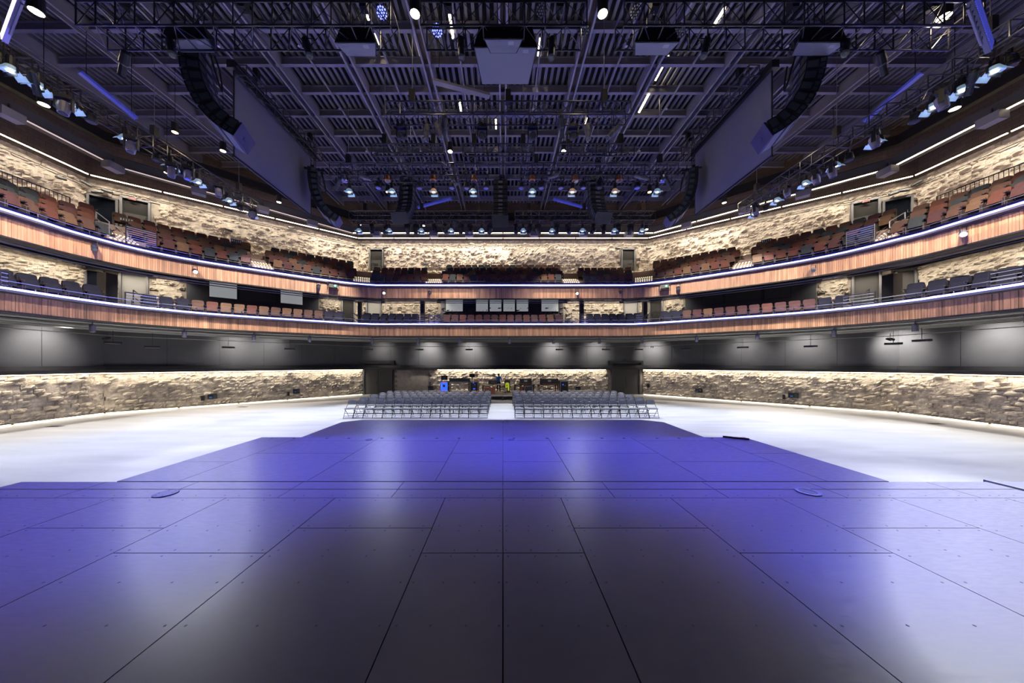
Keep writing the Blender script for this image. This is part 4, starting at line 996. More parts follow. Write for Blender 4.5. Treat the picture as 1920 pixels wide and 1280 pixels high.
# side trusses: bell lamps and moving heads
SIDE = {'left': [(20, 103), (72, 82), (133, 180), (235, 240), (320, 293), (372, 330), (430, 362), (473, 385)], 'right': [(1864, 100), (1803, 108), (1750, 175), (1641, 244), (1566, 295), (1510, 330), (1457, 355), (1414, 385)]}
for side, lst in SIDE.items():
    for i, (x, y) in enumerate(lst):
        sx = -15.05 if side == 'left' else 15.05; Y = F * sx / (x - VX); z = min(zat(y, Y) + .1, 11.75)
        bell_lamp((sx, Y, z), 'bright bell lamp with pale shutters on the %s side truss, %s from the stage' % (side, ordinal(i)), power=1625 * (1.7 if i < 2 else 1.1), target=(sx * 1.05, Y + .3 - (1.2 if i < 2 else 0), 0) if i % 2 else (sx * .84, Y - 1.2, 0), color=WH, cone=62, scale=1.05, group='side truss lamps')
    for i, (x, y) in enumerate(((120, 205), (246, 278), (322, 325), (352, 330), (410, 355), (474, 405)) if side == 'left' else ((1766, 195), (1640, 268), (1560, 325), (1530, 338), (1476, 358), (1417, 392))):
        sx = -14.7 if side == 'left' else 14.7; Y = F * sx / (x - VX); moving_head((sx, Y, min(TB - .1, zat(y, Y) + .45)), 'grey moving head on the %s side truss, %s from the stage' % (side, ordinal(i)), 0, R(30), blue=True)
    for i in range(9):
        sx = -15.3 if side == 'left' else 15.3; Y = 9.0 + i * 1.05
        b = None; can_lamp((sx, Y, 11.72), 'black can lamp hung on the %s side truss, %s from the stage' % (side, ordinal(i)), 'cabinet')
# house lights: cylinders with a warm disc
b = MB(); b.lathe([(.12, 0), (.13, .02), (.13, .42), (.06, .46)], n=16); HC = b.mesh('cylinder', 'black'); 
b = MB(); b.lathe([(.115, -.004), (.10, -.012)], n=18); HD = {m: b.mesh('lamp_disc', m) for m in ('warmlamp', 'amberlamp', 'warmlampdim', 'coollamp')}
for i, (x, y, m, H) in enumerate(((778, 26, 'warmlamp', 11), (1130, 26, 'warmlamp', 11), (68, 22, 'warmlamp', 10.2), (1770, 32, 'warmlamp', 10.2), (82, 196, 'warmlamp', 10.2), (1790, 204, 'warmlamp', 10.2), (328, 248, 'amberlamp', 11), (418, 283, 'warmlamp', 10.6), (844, 284, 'warmlamp', 10.8),
                                  (1057, 283, 'warmlampdim', 10.8), (1440, 287, 'warmlamp', 10.6), (727, 360, 'amberlamp', 11), (1218, 360, 'amberlamp', 11), (313, 324, 'warmlampdim', 10), (523, 379, 'warmlamp', 10.2), (674, 421, 'warmlampdim', 10), (794, 423, 'warmlampdim', 10), (1212, 430, 'warmlamp', 10), (1358, 380, 'warmlamp', 10.2), (1563, 327, 'warmlampdim', 10))):
    p = WZ(x, y, EYE + H); big = 1.25 if i < 6 else 1.0
    hl = inst([('cylinder', HC, [('lamp_disc', HD[m])]), ], 'house_light', '%s round house light, %s' % ({'warmlamp': 'bright warm', 'amberlamp': 'amber', 'warmlampdim': 'small warm', 'coollamp': 'white'}[m],
         ['at the top, left of centre', 'at the top, right of centre', 'in the top left corner', 'in the top right corner', 'under the left side truss near the stage', 'under the right side truss near the stage', 'left of the left screen', 'by the big left speaker array', 'above the middle truss, left', 'above the middle truss, right',
          'by the big right speaker array', 'beside the left centre array', 'beside the right centre array', 'beyond the left side truss', 'left of the far left array', 'over the left end of the far truss', 'over the middle of the far truss', 'at the right end of the far truss', 'right of the far right array', 'beyond the right side truss'][i]), 'house light', p, 0, 'house lights', (big, big, 1))
    b = MB(); b.tube((0, 0, .46), (0, 0, 16.775 - p[2]), .01, 5); b.obj('stem', 'blackmetal', hl)
    if m == 'warmlamp': lamp('POINT', (p[0], p[1], p[2] - .12), (p[0], p[1], 0), 60, (1, .8, .55), .08)
# work-light tubes above the slats
for i, (x, y, L_, m) in enumerate(((1207, 195, 1.1, 'warmlamp'), (1348, 34, .6, 'warmlamp'), (863, 200, .6, 'warmlamp'), (846, 50, .9, 'warmlamp'), (1098, 228, .5, 'warmlampdim'), (800, 90, 1.2, 'warmlamp'), (1010, 100, 1.2, 'warmlamp'), (930, 240, 1.2, 'warmlamp'), (700, 60, 1.2, 'warmlamp'), (1240, 130, 1.2, 'warmlamp'))):
    z = 16.30 if i < 5 else 17.15; p = WZ(x, y, z); t = thing('tube_light', 'warm tube light %s, %s' % ('under' if i < 5 else 'above the slats of', 'the roof deck, ' + ordinal(i % 5)), 'tube light', p, 0)
    b = MB(); b.box(-.04, .04, -L_ / 2, L_ / 2, 0, .05); b.obj('tube', m, t); b = MB(); b.box(-.06, .06, -L_ / 2 - .05, L_ / 2 + .05, .05, .12); b.obj('housing', 'midgrey', t)

# ------------------------------------------------------------------ blue light bars slung under the roof
for i, (xa, ya, za, xb, yb, zb) in enumerate(((150, 135, 14.2, 256, 222, 13.6), (1728, 137, 14.2, 1620, 228, 13.6), (783, 389, 13.2, 846, 372, 13.5), (1038, 373, 13.5, 1100, 390, 13.2), (812, 152, 13.9, 918, 180, 13.9))):
    pa, pb = Vector(WZ(xa, ya, za)), Vector(WZ(xb, yb, zb)); t = thing('light_bar', 'blue-lit long bar slung under the roof, ' + ['left', 'right', 'by the left centre array', 'by the right centre array', 'above the second truss'][i], 'bar', pa); d = pb - pa
    s = d.cross(Vector((0, 0, 1))).normalized(); u = s.cross(d).normalized()
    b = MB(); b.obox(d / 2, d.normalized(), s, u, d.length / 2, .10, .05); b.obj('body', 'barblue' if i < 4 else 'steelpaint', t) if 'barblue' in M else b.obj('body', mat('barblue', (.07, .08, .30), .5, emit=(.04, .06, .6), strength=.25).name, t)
    b = MB(); b.tube(d * .1, d * .1 + Vector((0, 0, 16.05 - pa.z)), .012, 5); b.tube(d * .9, d * .9 + Vector((0, 0, 16.05 - pb.z)), .012, 5); b.obj('cables', 'blackmetal', t)

# ------------------------------------------------------------------ loudspeakers
def flown_box(x0, x1, y_top, y_bot, y_far, label, Y=8.6, side=0):
    a = W(x0, y_bot, Y); c = W(x1, y_bot, Y); zt = zat(y_top, Y); zb = a[2]; Yf = F * (zb - EYE) / (HY - y_far); w_ = c[0] - a[0]; D = Yf - Y; tp = .16
    t = thing('flown_loudspeaker', label, 'loudspeaker', (a[0] + w_ / 2, Y, zb)); h = zt - zb; hw = w_ / 2
    b = MB(); b.add([(-hw, 0, 0), (hw, 0, 0), (hw - tp, D, 0), (-hw + tp, D, 0), (-hw + tp, .0, h), (hw - tp, .0, h), (hw - tp, D, h), (-hw + tp, D, h)], [(0, 3, 2, 1), (4, 5, 6, 7), (0, 1, 5, 4), (1, 2, 6, 5), (2, 3, 7, 6), (3, 0, 4, 7)]); body = b.obj('cabinet', 'black', t)
    b = MB(); b.add([(-hw + .03, .02, -.012), (hw - .03, .02, -.012), (hw - tp - .02, D - .02, -.012), (-hw + tp + .02, D - .02, -.012)], [(0, 3, 2, 1)]); b.add([(-hw + .03, .02, -.001), (hw - .03, .02, -.001), (hw - tp - .02, D - .02, -.001), (-hw + tp + .02, D - .02, -.001)], [(0, 1, 2, 3)]); b.obj('grille', 'grille', body)
    b = MB(); b.box(hw - .42, hw - .26, .06, .16, -.016, -.012); b.obj('maker_plate', 'panelgrey', body)
    b = MB(); b.tube((-hw * .3, D / 2, h), (-hw * .3, D / 2, h + .5), .02, 5); b.tube((hw * .3, D / 2, h), (hw * .3, D / 2, h + .5), .02, 5); b.tube((-hw * .4, D / 2, h + .05), (hw * .4, D / 2, h + .05), .025, 6); b.obj('rigging', 'blackmetal', t)
    return t
flown_box(302, 390, 46, 72, 99, 'black flown loudspeaker above the big left array, grey grille below')
flown_box(627, 705, 52, 79, 106, 'black flown loudspeaker under the top truss, left of centre')
flown_box(1190, 1275, 52, 78, 104, 'black flown loudspeaker under the top truss, right of centre')
flown_box(1497, 1590, 52, 78, 105, 'black flown loudspeaker above the big right array, grey grille below')
t = flown_box(888, 1008, 50, 88, 158, 'large centre loudspeaker, black with wide grey underside, under the top truss', 8.7)
flown_box(907, 981, 48, 72, 100, 'small loudspeaker with blue grille in front of the large centre one', 8.35)
def element(w_, d, h):
    hw = w_ / 2
    b = MB(); b.add([(-hw, -d / 2, -h * .36), (hw, -d / 2, -h * .36), (hw, d / 2, -h / 2), (-hw, d / 2, -h / 2), (-hw, -d / 2, h * .36), (hw, -d / 2, h * .36), (hw, d / 2, h / 2), (-hw, d / 2, h / 2)],
                    [(0, 3, 2, 1), (4, 5, 6, 7), (0, 1, 5, 4), (1, 2, 6, 5), (2, 3, 7, 6), (3, 0, 4, 7)]); body = b.mesh('cabinet', 'cabinet')
    side = []
    for sx in (-1, 1):
        b = MB(); b.box(sx * hw - .006, sx * hw + .006, -d * .42, d * .1, -h * .30, h * .30); side.append(('side_plate', b.mesh('side_plate', 'cabinetside')))
        for q in ((-h * .4, -h * .06), (h * .06, h * .4)) if w_ > .9 else ():
            b = MB(); b.box(sx * hw - .010, sx * hw + .010, d * .2, d * .42, *q); side.append(('port', b.mesh('port', 'cabinetside')))
    b = MB(); b.box(-hw * .96, hw * .96, d / 2, d / 2 + .012, -h * .44, h * .44); gr = b.mesh('grille', 'cabinetside')
    b = MB(); b.box(-hw * .3, hw * .3, -d / 2 - .02, -d / 2, -h * .2, h * .2); bk = b.mesh('rear_panel', 'midgrey')
    return body, side, gr, bk
E1, E2 = element(.95, .50, .32), element(.85, .45, .30)
def line_array(top, face, n, phi0, phi1, label, E, hstep, depth, end_m='endplate_bluelit', power=2.0):
    """curved column of loudspeaker elements, facing `face`, curling back under itself"""
    d = Vector((*face, 0)).normalized(); root = thing('line_array', label, 'loudspeaker', top); p = Vector((0, 0, 0)); zz = Vector((0, 0, 1)); x_ = d.cross(zz)
    for i in range(n):
        f_ = (i / (n - 1)) ** power; phi = R(phi0 + (phi1 - phi0) * f_); dn_ = -zz * math.cos(phi) - d * math.sin(phi); fw = d * math.cos(phi) - zz * math.sin(phi)
        c = p + dn_ * (hstep / 2); p = p + dn_ * hstep
        q = link('element', E[0], root); q.matrix_local = Matrix.Translation(c) @ Matrix((x_, fw, -dn_)).transposed().to_4x4()
        for nm, m_ in E[1] + [('grille', E[2]), ('rear_panel', E[3])]: link(nm, m_, q)
    b = MB(); b.obox(p + dn_ * .02, x_, fw, dn_, .46, depth * .5, .02); b.obox(p + dn_ * .045, x_, fw, dn_, .07, .05, .004); b.obj('end_plate', end_m, root)
    b = MB(); b.obox((0, 0, .05), x_, d, zz, .40, .08, .05); b.obox((0, 0, .08), x_, d, zz, .06, .5, .04); b.tube((0, 0, .1), (0, 0, 16.1 - top[2]), .015, 5); b.tube(x_ * .3 + Vector((0, 0, .1)), x_ * .3 + Vector((0, 0, 16.1 - top[2])), .015, 5); b.obj('flying_frame', 'blackmetal', root)
    b = MB(); pts = [Vector((0, 0, .2)) - d * .3 + x_ * .25]
    for i in range(9): a = R(20 + i * 18); pts.append(Vector((0, 0, .2 - 1.3 * math.sin(a))) - d * (.35 + .25 * math.sin(a)) + x_ * (.25 - .06 * i))
    b.path(pts, .025, 6); b.obj('cable_loop', 'black', root)
    return root
mat('endplate_bluelit', (.03, .03, .085), .55); mat('endblack', (.02, .02, .024), .55)  # blue light on the curved arrays' end plates is put into their colour
line_array((-9.7, 9.5, 12.6), (-.88, -.30), 9, 0, 64, 'big curved loudspeaker array at left with an end plate coloured as blue-lit', E1, .33, .52, power=1.6)
line_array((9.7, 9.5, 12.6), (.88, -.30), 9, 0, 64, 'big curved loudspeaker array at right with an end plate coloured as blue-lit', E1, .33, .52, power=1.6)
line_array((-11.0, 17.4, 13.9), (-.80, -.25), 10, 0, 62, 'smaller curved array beyond the left screen', E2, .33, .45, power=1.6)
line_array((11.0, 17.4, 13.9), (.80, -.25), 10, 0, 62, 'smaller curved array beyond the right screen', E2, .33, .45, power=1.6)
line_array((-5.75, 18.0, 13.85), (.10, 1), 11, 0, 58, 'black array seen from behind, left of the centre one', E2, .30, .62, 'endblack', 2.0)
line_array((-.15, 18.2, 13.75), (0, 1), 11, 0, 58, 'centre black array seen from behind', E2, .30, .62, 'endblack', 2.0)
line_array((5.6, 18.0, 13.85), (-.10, 1), 11, 0, 58, 'black array seen from behind, right of the centre one', E2, .30, .62, 'endblack', 2.0)
# projection screens along both sides
for sx, nm in ((-1, 'left'), (1, 'right')):
    X = sx * 11.6; t = thing('projection_screen', 'large grey projection screen hung edge-on to the %s' % nm, 'screen', (X, 15.45, 11.65))
    b = MB(); b.box(-.012, .012, -2.55, 2.55, 0, 3.62); b.obj('sheet', 'screen', t)
    b = MB(); b.box(-.035, .035, -2.6, 2.6, -.09, 0); b.obj('bottom_bar', 'black', t)
    b = MB(); b.box(-.02, .02, -2.6, -2.55, -.05, 3.65); b.box(-.02, .02, 2.55, 2.6, -.05, 3.65); b.obj('border', 'black', t)
    b = MB(); b.box(-.16, .16, -2.75, 2.75, 3.62, 3.95); b.obj('roller_case', 'black', t)

# ------------------------------------------------------------------ things on the balcony fronts
def on_front(path, x, y, out=.35):
    p, t, n, i, s = on_plan(path, x); q = p + n * out; return Vector((q.x, q.y, zat(y, q.y))), t, n
FS = [(165, 464, (-8, 6, 1), 'windowdark', 0, 'long black profile spot on the upper balcony front, far left'), (365, 508, (-2.4, 4.2, 1.1), 'tealamp', 3600, 'brightly lit profile spot on the upper balcony front, left'),
      (597, 536, (-2, 3, 1), 'windowdark', 0, 'black profile spot on the upper balcony front by the left projector'), (723, 548, (-1, 5, 1), 'coollamp', 500, 'lit profile spot on the upper balcony front, left of centre'),
      (808, 548, (0, 3, 1), 'windowdark', 0, 'unlit profile spot on the upper balcony front, left of centre'), (1080, 549, (1, 3, 1), 'coollamp', 250, 'lit profile spot on the upper balcony front, right of centre'),
      (1160, 547, (1, 3, 1), 'windowdark', 0, 'unlit profile spot on the upper balcony front, right of centre'), (1272, 540, (2, 3, 1), 'windowdark', 0, 'black profile spot beside the right projector'),
      (1526, 506, (2, 2, 1), 'windowdark', 0, 'grey profile spot on the upper balcony front, right'), (1822, 437, (4.2, 2.4, 1.1), 'coollamp', 5000, 'large lit profile spot on the upper balcony front, far right')]
for x, y, aim, lens, pw, l_ in FS:
    p, t, n = on_front(FUP, x, y); profile_spot(p, aim, l_, lens, pw, (.85, .9, 1), 46, grey=x > 1500, size=.22, hang=0)
for x, y, l_ in ((624, 537, 'left'), (1247, 538, 'right')):
    p, t, n = on_front(FUP, x, y, .42); q = thing('projector', 'black caged projector on the upper balcony front, ' + l_, 'projector', p, math.atan2(t.y, t.x))
    b = MB(); b.box(-.26, .26, -.22, .2, -.12, .12); b.obj('body', 'cabinet', q)
    b = MB(); b.lathe([(.06, 0), (.07, .05)], (.1, -.22, 0), (0, -1, 0), 12); b.obj('lens', 'greenglow', q)
    b = MB()
    for s0 in (-.34, .34):
        for s1 in (-.28, .28): b.tube((s0, s1, -.2), (s0, s1, .22), .012, 5)
    for z in (-.2, .22): b.path([(-.34, -.28, z), (.34, -.28, z), (.34, .28, z), (-.34, .28, z), (-.34, -.28, z)], .012, 5)
    b.obj('cage', 'blackmetal', q)
# small lamp fixtures hung before the dark band of wall, with their pools of light
POOL = [(128, 642, 75, 660, 1), (290, 650, 300, 660, 0), (421, 651, 440, 658, .7), (529, 654, 505, 658, .45), (713, 655, 718, 662, .35), (800, 655, 806, 664, 1), (885, 655, 884, 664, 1), (1040, 655, 1036, 664, .9), (1120, 655, 1117, 664, .7), (1218, 655, 1224, 664, 1),
        (1302, 654, 1300, 660, 0), (1403, 651, 1398, 660, .55), (1521, 649, 1513, 660, .75), (1662, 644, 1694, 662, 1.25), (1818, 638, 1880, 656, 1)]
b = MB(); b.box(-.28, .28, -.09, .09, -.05, .05); FXB = b.mesh('body', 'black'); b = MB(); b.box(-.25, .25, -.07, .07, -.058, -.05); FXL = b.mesh('louvre', 'panelgrey'); b = MB(); b.tube((0, 0, .05), (0, 0, 1.0), .01, 5); FXS = b.mesh('stem', 'blackmetal')
for i, (x, y, px_, py_, pw) in enumerate(POOL):
    w0 = on_plan(LOWP, px_); p, t, n = wall_frame(LOWP, x); q = p + n * 2.2; z = zat(y, q.y)
    inst([('body', FXB, [('louvre', FXL)]), ('stem', FXS)], 'wall_washer', 'small black fixture hung before the dark wall band, %s from the left' % ordinal(i), 'light fixture', (q.x, q.y, z), math.atan2(t.y, t.x), 'hung wall fixtures')
    if pw:
        hit = w0[0] + Vector((0, 0, 3.3)); src = w0[0] + w0[2] * 1.3 + Vector((0, 0, 4.35)); lamp('SPOT', src, hit + Vector((0, 0, .2)), (560 if w0[0].y < 17 else 460) * pw, (1, .95, .88), .25, 100 if w0[0].y < 17 else 115, 1.0)
b = MB(); b.lathe([(.085, 0), (.09, .01), (.09, .30), (.05, .33)], n=14); DC = b.mesh('cylinder', 'ledge'); b = MB(); b.lathe([(.075, -.003), (.05, -.01)], n=12); DL = b.mesh('lamp_disc', 'panelgrey'); b = MB(); b.tube((0, 0, .33), (0, 0, .55), .02, 6); DS = b.mesh('stem', 'ledge')
for i, (x, y) in enumerate(((4, 616), (181, 620), (346, 630), (475, 635), (580, 637), (697, 640), (782, 641), (861, 641), (955, 641), (1039, 641), (1126, 641), (1204, 641), (1306, 637), (1421, 632), (1561, 628), (1712, 620), (1915, 603))):
    p, t, n = on_front(FLOW, x, y, -.25); inst([('cylinder', DC, [('lamp_disc', DL)]), ('stem', DS)], 'downlight', 'purple-black cylinder downlight under the lower balcony edge, %s from the left' % ordinal(i), 'light fixture', (p.x, p.y, 4.02), 0, 'cylinder downlights')
for x, y, l_ in ((156, 634, 'left'), (1712, 636, 'right'), (1232, 650, 'white one, right of centre')):
    p, t, n = wall_frame(LOWP, x); q = p + n * 1.2; o = thing('security_camera', 'small twin-head fixture on a thin pipe before the dark wall, ' + l_, 'fixture', (q.x, q.y, zat(y, q.y)))
    b = MB(); b.lathe([(.05, -.09), (.06, .09)], (-.08, 0, 0), (0, -1, -.4), 10); b.lathe([(.05, -.09), (.06, .09)], (.08, 0, 0), (0, -1, -.4), 10); b.obj('heads', 'panelgrey' if 'white' in l_ else 'cabinet', o)
    b = MB(); b.box(-.1, .1, -.02, .02, .05, .08); b.tube((0, 0, .05), (0, 0, .3), .012, 5); b.obj('mount', 'blackmetal', o)
b = MB(); pp = offset(LOWP, -2.0); b.path([(p[0], p[1], 4.05) for p in pp], .018, 6); tag(b.obj('hung_pipe', 'conduit'), 'thin pipe hung along the dark wall band under the balcony', 'pipe')
b = MB(); pp = offset(UPP, -.14); b.path([(p[0], p[1], 13.0) for p in pp], .022, 6); tag(b.obj('wall_conduit', 'blackmetal'), 'thin dark conduit running along the upper stone wall', 'pipe')
# small speakers and black boxes fixed to the upper stone wall
for i, (x, y) in enumerate(((103, 334), (150, 344), (187, 365), (205, 363), (658, 466), (683, 462), (726, 467), (1155, 468), (1203, 463), (1217, 468), (1672, 367), (1690, 362), (1731, 343), (430, 434), (546, 429))):
    p, t, n = wall_frame(UPP, x); q = thing('wall_spot', 'small black lamp on the upper stone wall, %s from the left' % ordinal([1, 2, 3, 4, 7, 8, 9, 10, 11, 12, 13, 14, 15, 5, 6][i] - 1), 'light fixture', p + n * .35 + Vector((0, 0, zat(y, p.y))), math.atan2(t.y, t.x), 'upper wall lamps')
    b = MB(); b.lathe([(.05, -.22), (.08, -.18), (.085, .18), (.07, .22)], (0, 0, 0), (1 if i % 2 else -1, -.2, -.25), 12); b.obj('barrel', 'cabinet', q); b = MB(); b.tube((0, 0, 0), (0, .3, .1), .02, 6); b.obj('arm', 'blackmetal', q)
# connection boxes on the lower stone wall
for i, (x, y, w_) in enumerate(((380, 746.5, 5), (398, 743, 13), (540, 738, 3), (555, 733, 10), (808, 727, 9), (1083, 728, 9), (1217, 723, 4), (1311, 732, 11), (1470, 744, 4), (1488, 741, 14))):
    p, t, n = wall_frame(LOWP, x); s = w_ * p.y / F / 2; q = thing('wall_box', 'small black connection box on the lower stone wall, %s from the left' % ordinal(i), 'wall box', p + n * .13 + Vector((0, 0, zat(y, p.y))), math.atan2(t.y, t.x))
    b = MB(); b.box(-s, s, -.03, .08, -.14, .16); b.obj('case', 'black', q)
    if w_ > 8:
        b = MB(); b.box(-s * .7, -s * .1, -.036, -.03, -.08, .0); b.obj('blue_plate', 'blue_tape', q); b = MB(); b.box(s * .2, s * .8, -.05, -.03, -.1, .12); b.obj('cover', 'darkgrey', q)

# ------------------------------------------------------------------ folding chairs
def fc_parts():
    P = []
    b = MB(); pr = []
    n = 8; w_ = .21                                     # curved, rounded back pad
    V = []; Fs = []
    for j in range(4):
        z = [.60, .68, .775, .83][j]; ww = [.195, .20, .175, .095][j]
        for i in range(n + 1):
            u = -1 + 2 * i / n; V.append((u * ww, .205 + .05 * (z - .6) + .03 * (1 - u * u), z))
    m_ = len(V); V += [(x, y + .018, z) for x, y, z in V]
    for j in range(3):
        for i in range(n): a = j * (n + 1) + i; Fs.append((a, a + 1, a + n + 2, a + n + 1)); Fs.append((m_ + a + 1, m_ + a, m_ + a + n + 1, m_ + a + n + 2))
    for i in range(n): Fs.append((i + 1, i, m_ + i, m_ + i + 1)); a = 3 * (n + 1) + i; Fs.append((a, a + 1, m_ + a + 1, m_ + a))
    for j in range(3):
        a = j * (n + 1); Fs.append((a, a + n + 1, m_ + a + n + 1, m_ + a)); a += n; Fs.append((a + n + 1, a, m_ + a, m_ + a + n + 1))
    b.add(V, Fs); P.append(('backrest', b.mesh('backrest', 'chairpad', smooth=True)))
    b = MB(); s = [(-.2, .16), (-.21, -.1), (-.18, -.2), (-.1, -.225), (.1, -.225), (.18, -.2), (.21, -.1), (.2, .16)]; b.prism([(x, y) for x, y in s], .425, .45); b.prism([(x * .95, y * .95) for x, y in s], .45, .462); P.append(('seat', b.mesh('seat', 'chairpad')))
    for sx in (-1, 1):
        b = MB(); x = .22 * sx; b.path([(x, -.22, 0), (x, .02, .44), (x * .98, .215, .64), (x * .95, .225, .78), (x * .6, .235, .825)], .0115, 6); P.append(('front_leg', b.mesh('front_leg', 'chairmetal')))
        b = MB(); x = .195 * sx; b.path([(x, .24, 0), (x, -.12, .43)], .0115, 6); P.append(('rear_leg', b.mesh('rear_leg', 'chairmetal')))
    b = MB()
    for y, z, x in ((-.165, .10, .22), (-.10, .22, .22), (.17, .085, .195), (.075, .2, .195)): b.tube((-x, y, z), (x, y, z), .009, 6)
    P.append(('crossbars', b.mesh('crossbars', 'chairmetal'))); return P
FC = fc_parts(); SCL = 1.03
rows_Y = [14.75, 16.05, 17.3, 18.55, 19.75]
for ri, Y in enumerate(rows_Y):
    for side in (-1, 1):
        x_in = {-1: -.98, 1: .82}[side] if ri == 0 else {-1: -1.0, 1: .86}[side]
        for k in range(15):
            X = x_in + side * k * .468; jit = random.uniform(-.012, .012)
            inst(FC, 'folding_chair', 'grey folding chair, %s from the aisle in the %s row of the %s block' % (ordinal(k), ['front', 'second', 'third', 'fourth', 'rear'][ri], 'left' if side < 0 else 'right'), 'chair', (X + jit, Y + random.uniform(-.02, .02), 0), random.uniform(-.02, .02), 'folding chairs', (SCL, SCL, SCL))

# ------------------------------------------------------------------ sound desk area at the back
RZ0 = .42
pf = thing('riser_platform', 'low black riser under the sound desks behind the chairs', 'platform', (0, 21.6, 0))
for k in range(6):
    b = MB(); x0 = -7.2 + 2.4 * k; b.box(x0 + .01, x0 + 2.39, 0, 3.6, RZ0 - .05, RZ0); q = b.obj('deck', 'tablewood', pf)
    b = MB(); b.box(x0 + .01, x0 + 2.39, -.02, 0, RZ0 - .12, RZ0 - .01); b.obj('edge', 'galv', q)
for k in range(7):
    for y in (.06, 1.8, 3.5):
        b = MB(); b.tube((-7.1 + 2.37 * k, y, 0), (-7.1 + 2.37 * k, y, RZ0 - .05), .03, 6); b.obj('leg', 'blackmetal', pf)
b = MB()
for k in range(6): b.tube((-7.1 + 2.37 * k, .06, .05), (-4.73 + 2.37 * k, .06, .33), .02, 5)
b.obj('braces', 'blackmetal', pf)
YE = 23.4
def zz(y, Y=YE): return zat(y, Y)
def xx(x, Y=YE): return (x - VX) * Y / F
def rack(x0, x1, y0, y1, label, face, dots, Y=YE):
    X0, X1 = xx(x0, Y), xx(x1, Y); h = zz(y0, Y) - RZ0; t = thing('equipment_rack', label, 'equipment rack', ((X0 + X1) / 2, Y, RZ0)); hw = (X1 - X0) / 2
    b = MB(); b.box(-hw, hw, .02, .7, 0, h); b.obj('case', 'darkgrey', t)
    b = MB(); b.box(-hw, -hw + .05, -.02, .04, 0, h); b.box(hw - .05, hw, -.02, .04, 0, h); b.box(-hw, hw, -.02, .04, h - .05, h); b.box(-hw, hw, -.02, .04, 0, .05); b.obj('edge_frame', 'casegrey', t)
    b = MB(); b.box(-hw + .05, hw - .05, .0, .02, .05, h - .05); f_ = b.obj('front', face, t)
    for k, (u, v, w_, hh, m) in enumerate(dots):
        b = MB(); cx = -hw + 2 * hw * u; cz = h * v; b.box(cx - w_ * hw, cx + w_ * hw, -.012, .0, cz - hh * h, cz + hh * h); b.obj('unit', m, f_)
rack(825, 840, 715, 735, 'flight-case rack glowing bright blue, left end of the desks', 'blueglow', [(.5, .93, .35, .025, 'redglow'), (.5, .6, .28, .12, 'navy'), (.38, .12, .1, .04, 'redglow'), (.16, .5, .05, .35, 'signwhite')])
rack(881, 897, 715, 735, 'dark flight-case rack with blue and red lights right of the big desk', 'black', [(.42, .88, .1, .05, 'blueglow'), (.55, .72, .08, .03, 'blueglow'), (.5, .58, .35, .03, 'darkgrey'), (.5, .32, .22, .05, 'blueglow'), (.35, .11, .15, .05, 'redglow'), (.7, .11, .12, .05, 'panelgrey'), (.9, .11, .06, .05, 'redglow')])
rack(1050, 1066, 714, 735, 'dark flight-case rack at the right end of the desks', 'black', [(.35, .68, .15, .04, 'blueglow'), (.55, .55, .3, .02, 'signred'), (.6, .6, .08, .03, 'panelgrey'), (.4, .2, .3, .04, 'darkgrey')])
rack(983, 999, 723, 736, 'low dark case with grey edging under the second desk', 'navy', [], 22.6)
def console(x0, x1, y0, y1, label, tag_plate=True, rail=False, Y=YE):
    X0, X1 = xx(x0, Y), xx(x1, Y); hw = (X1 - X0) / 2; zb, zt = zz(y1, Y), zz(y0, Y); t = thing('mixing_console', label, 'mixing console', ((X0 + X1) / 2, Y, zb)); h = zt - zb
    b = MB(); b.add([(-hw, 0, 0), (hw, 0, 0), (hw, .75, 0), (-hw, .75, 0), (-hw, .0, h), (hw, 0, h), (hw, .12, h * 1.02), (-hw, .12, h * 1.02), (-hw, .75, h * .3), (hw, .75, h * .3)],
                    [(0, 3, 2, 1), (0, 1, 5, 4), (4, 5, 6, 7), (7, 6, 9, 8), (8, 9, 2, 3), (0, 4, 7, 8, 3), (1, 2, 9, 6, 5)]); bd = b.obj('body', 'cabinet', t)
    b = MB(); b.box(-hw + .04, hw - .04, -.03, 0, h * .02, h * .18); b.obj('rear_rail', 'casegrey' if rail else 'brownbox', bd)
    b = MB(); b.box(-hw - .03, -hw, -.02, .76, 0, h * 1.04); b.box(hw, hw + .03, -.02, .76, 0, h * 1.04); b.obj('end_cheeks', 'black', t)
    if tag_plate: b = MB(); b.box(-.12, .12, -.012, 0, h * .5, h * .78); b.obj('maker_plate', 'panelgrey', bd)
def stand(x0, x1, ytop, label, Y=YE, legs=True, rails=False, m='blackmetal'):
    X0, X1 = xx(x0, Y), xx(x1, Y); hw = (X1 - X0) / 2; h = zz(ytop, Y) - RZ0; t = thing('desk', label, 'desk', ((X0 + X1) / 2, Y, RZ0))
    b = MB(); b.box(-hw, hw, -.04, .8, h - .04, h); b.obj('top', m, t)
    for sx in (-1, 1):
        for y in (.02, .74): b = MB(); b.tube((sx * (hw - .08), y, 0), (sx * (hw - .08), y, h - .04), .03, 6); b.obj('leg', 'blackmetal', t)
    if rails: b = MB(); b.tube((-hw, -.06, h - .02), (hw, -.06, h - .02), .035, 8); b.tube((-hw, -.06, h - .22), (hw, -.06, h - .22), .035, 8); b.obj('tube_rails', 'casegrey', t)
    else: b = MB(); b.tube((-hw + .1, .1, .1), (hw - .1, .6, h - .1), .02, 5); b.tube((hw - .1, .1, .1), (-hw + .1, .6, h - .1), .02, 5); b.obj('cross_braces', 'blackmetal', t)
stand(840.5, 880.5, 717, 'tubular silver desk stand under the big mixing console', rails=True)
console(843, 879, 709, 716.8, 'large mixing console seen from behind, between the two racks', False, True)
stand(903, 957, 721, 'work desk with monitor in front of the person', 23.2, m='tablewood')
stand(964, 1003, 721, 'black desk under the smaller covered console')
stand(1009, 1047, 721, 'black desk under the wider covered console')
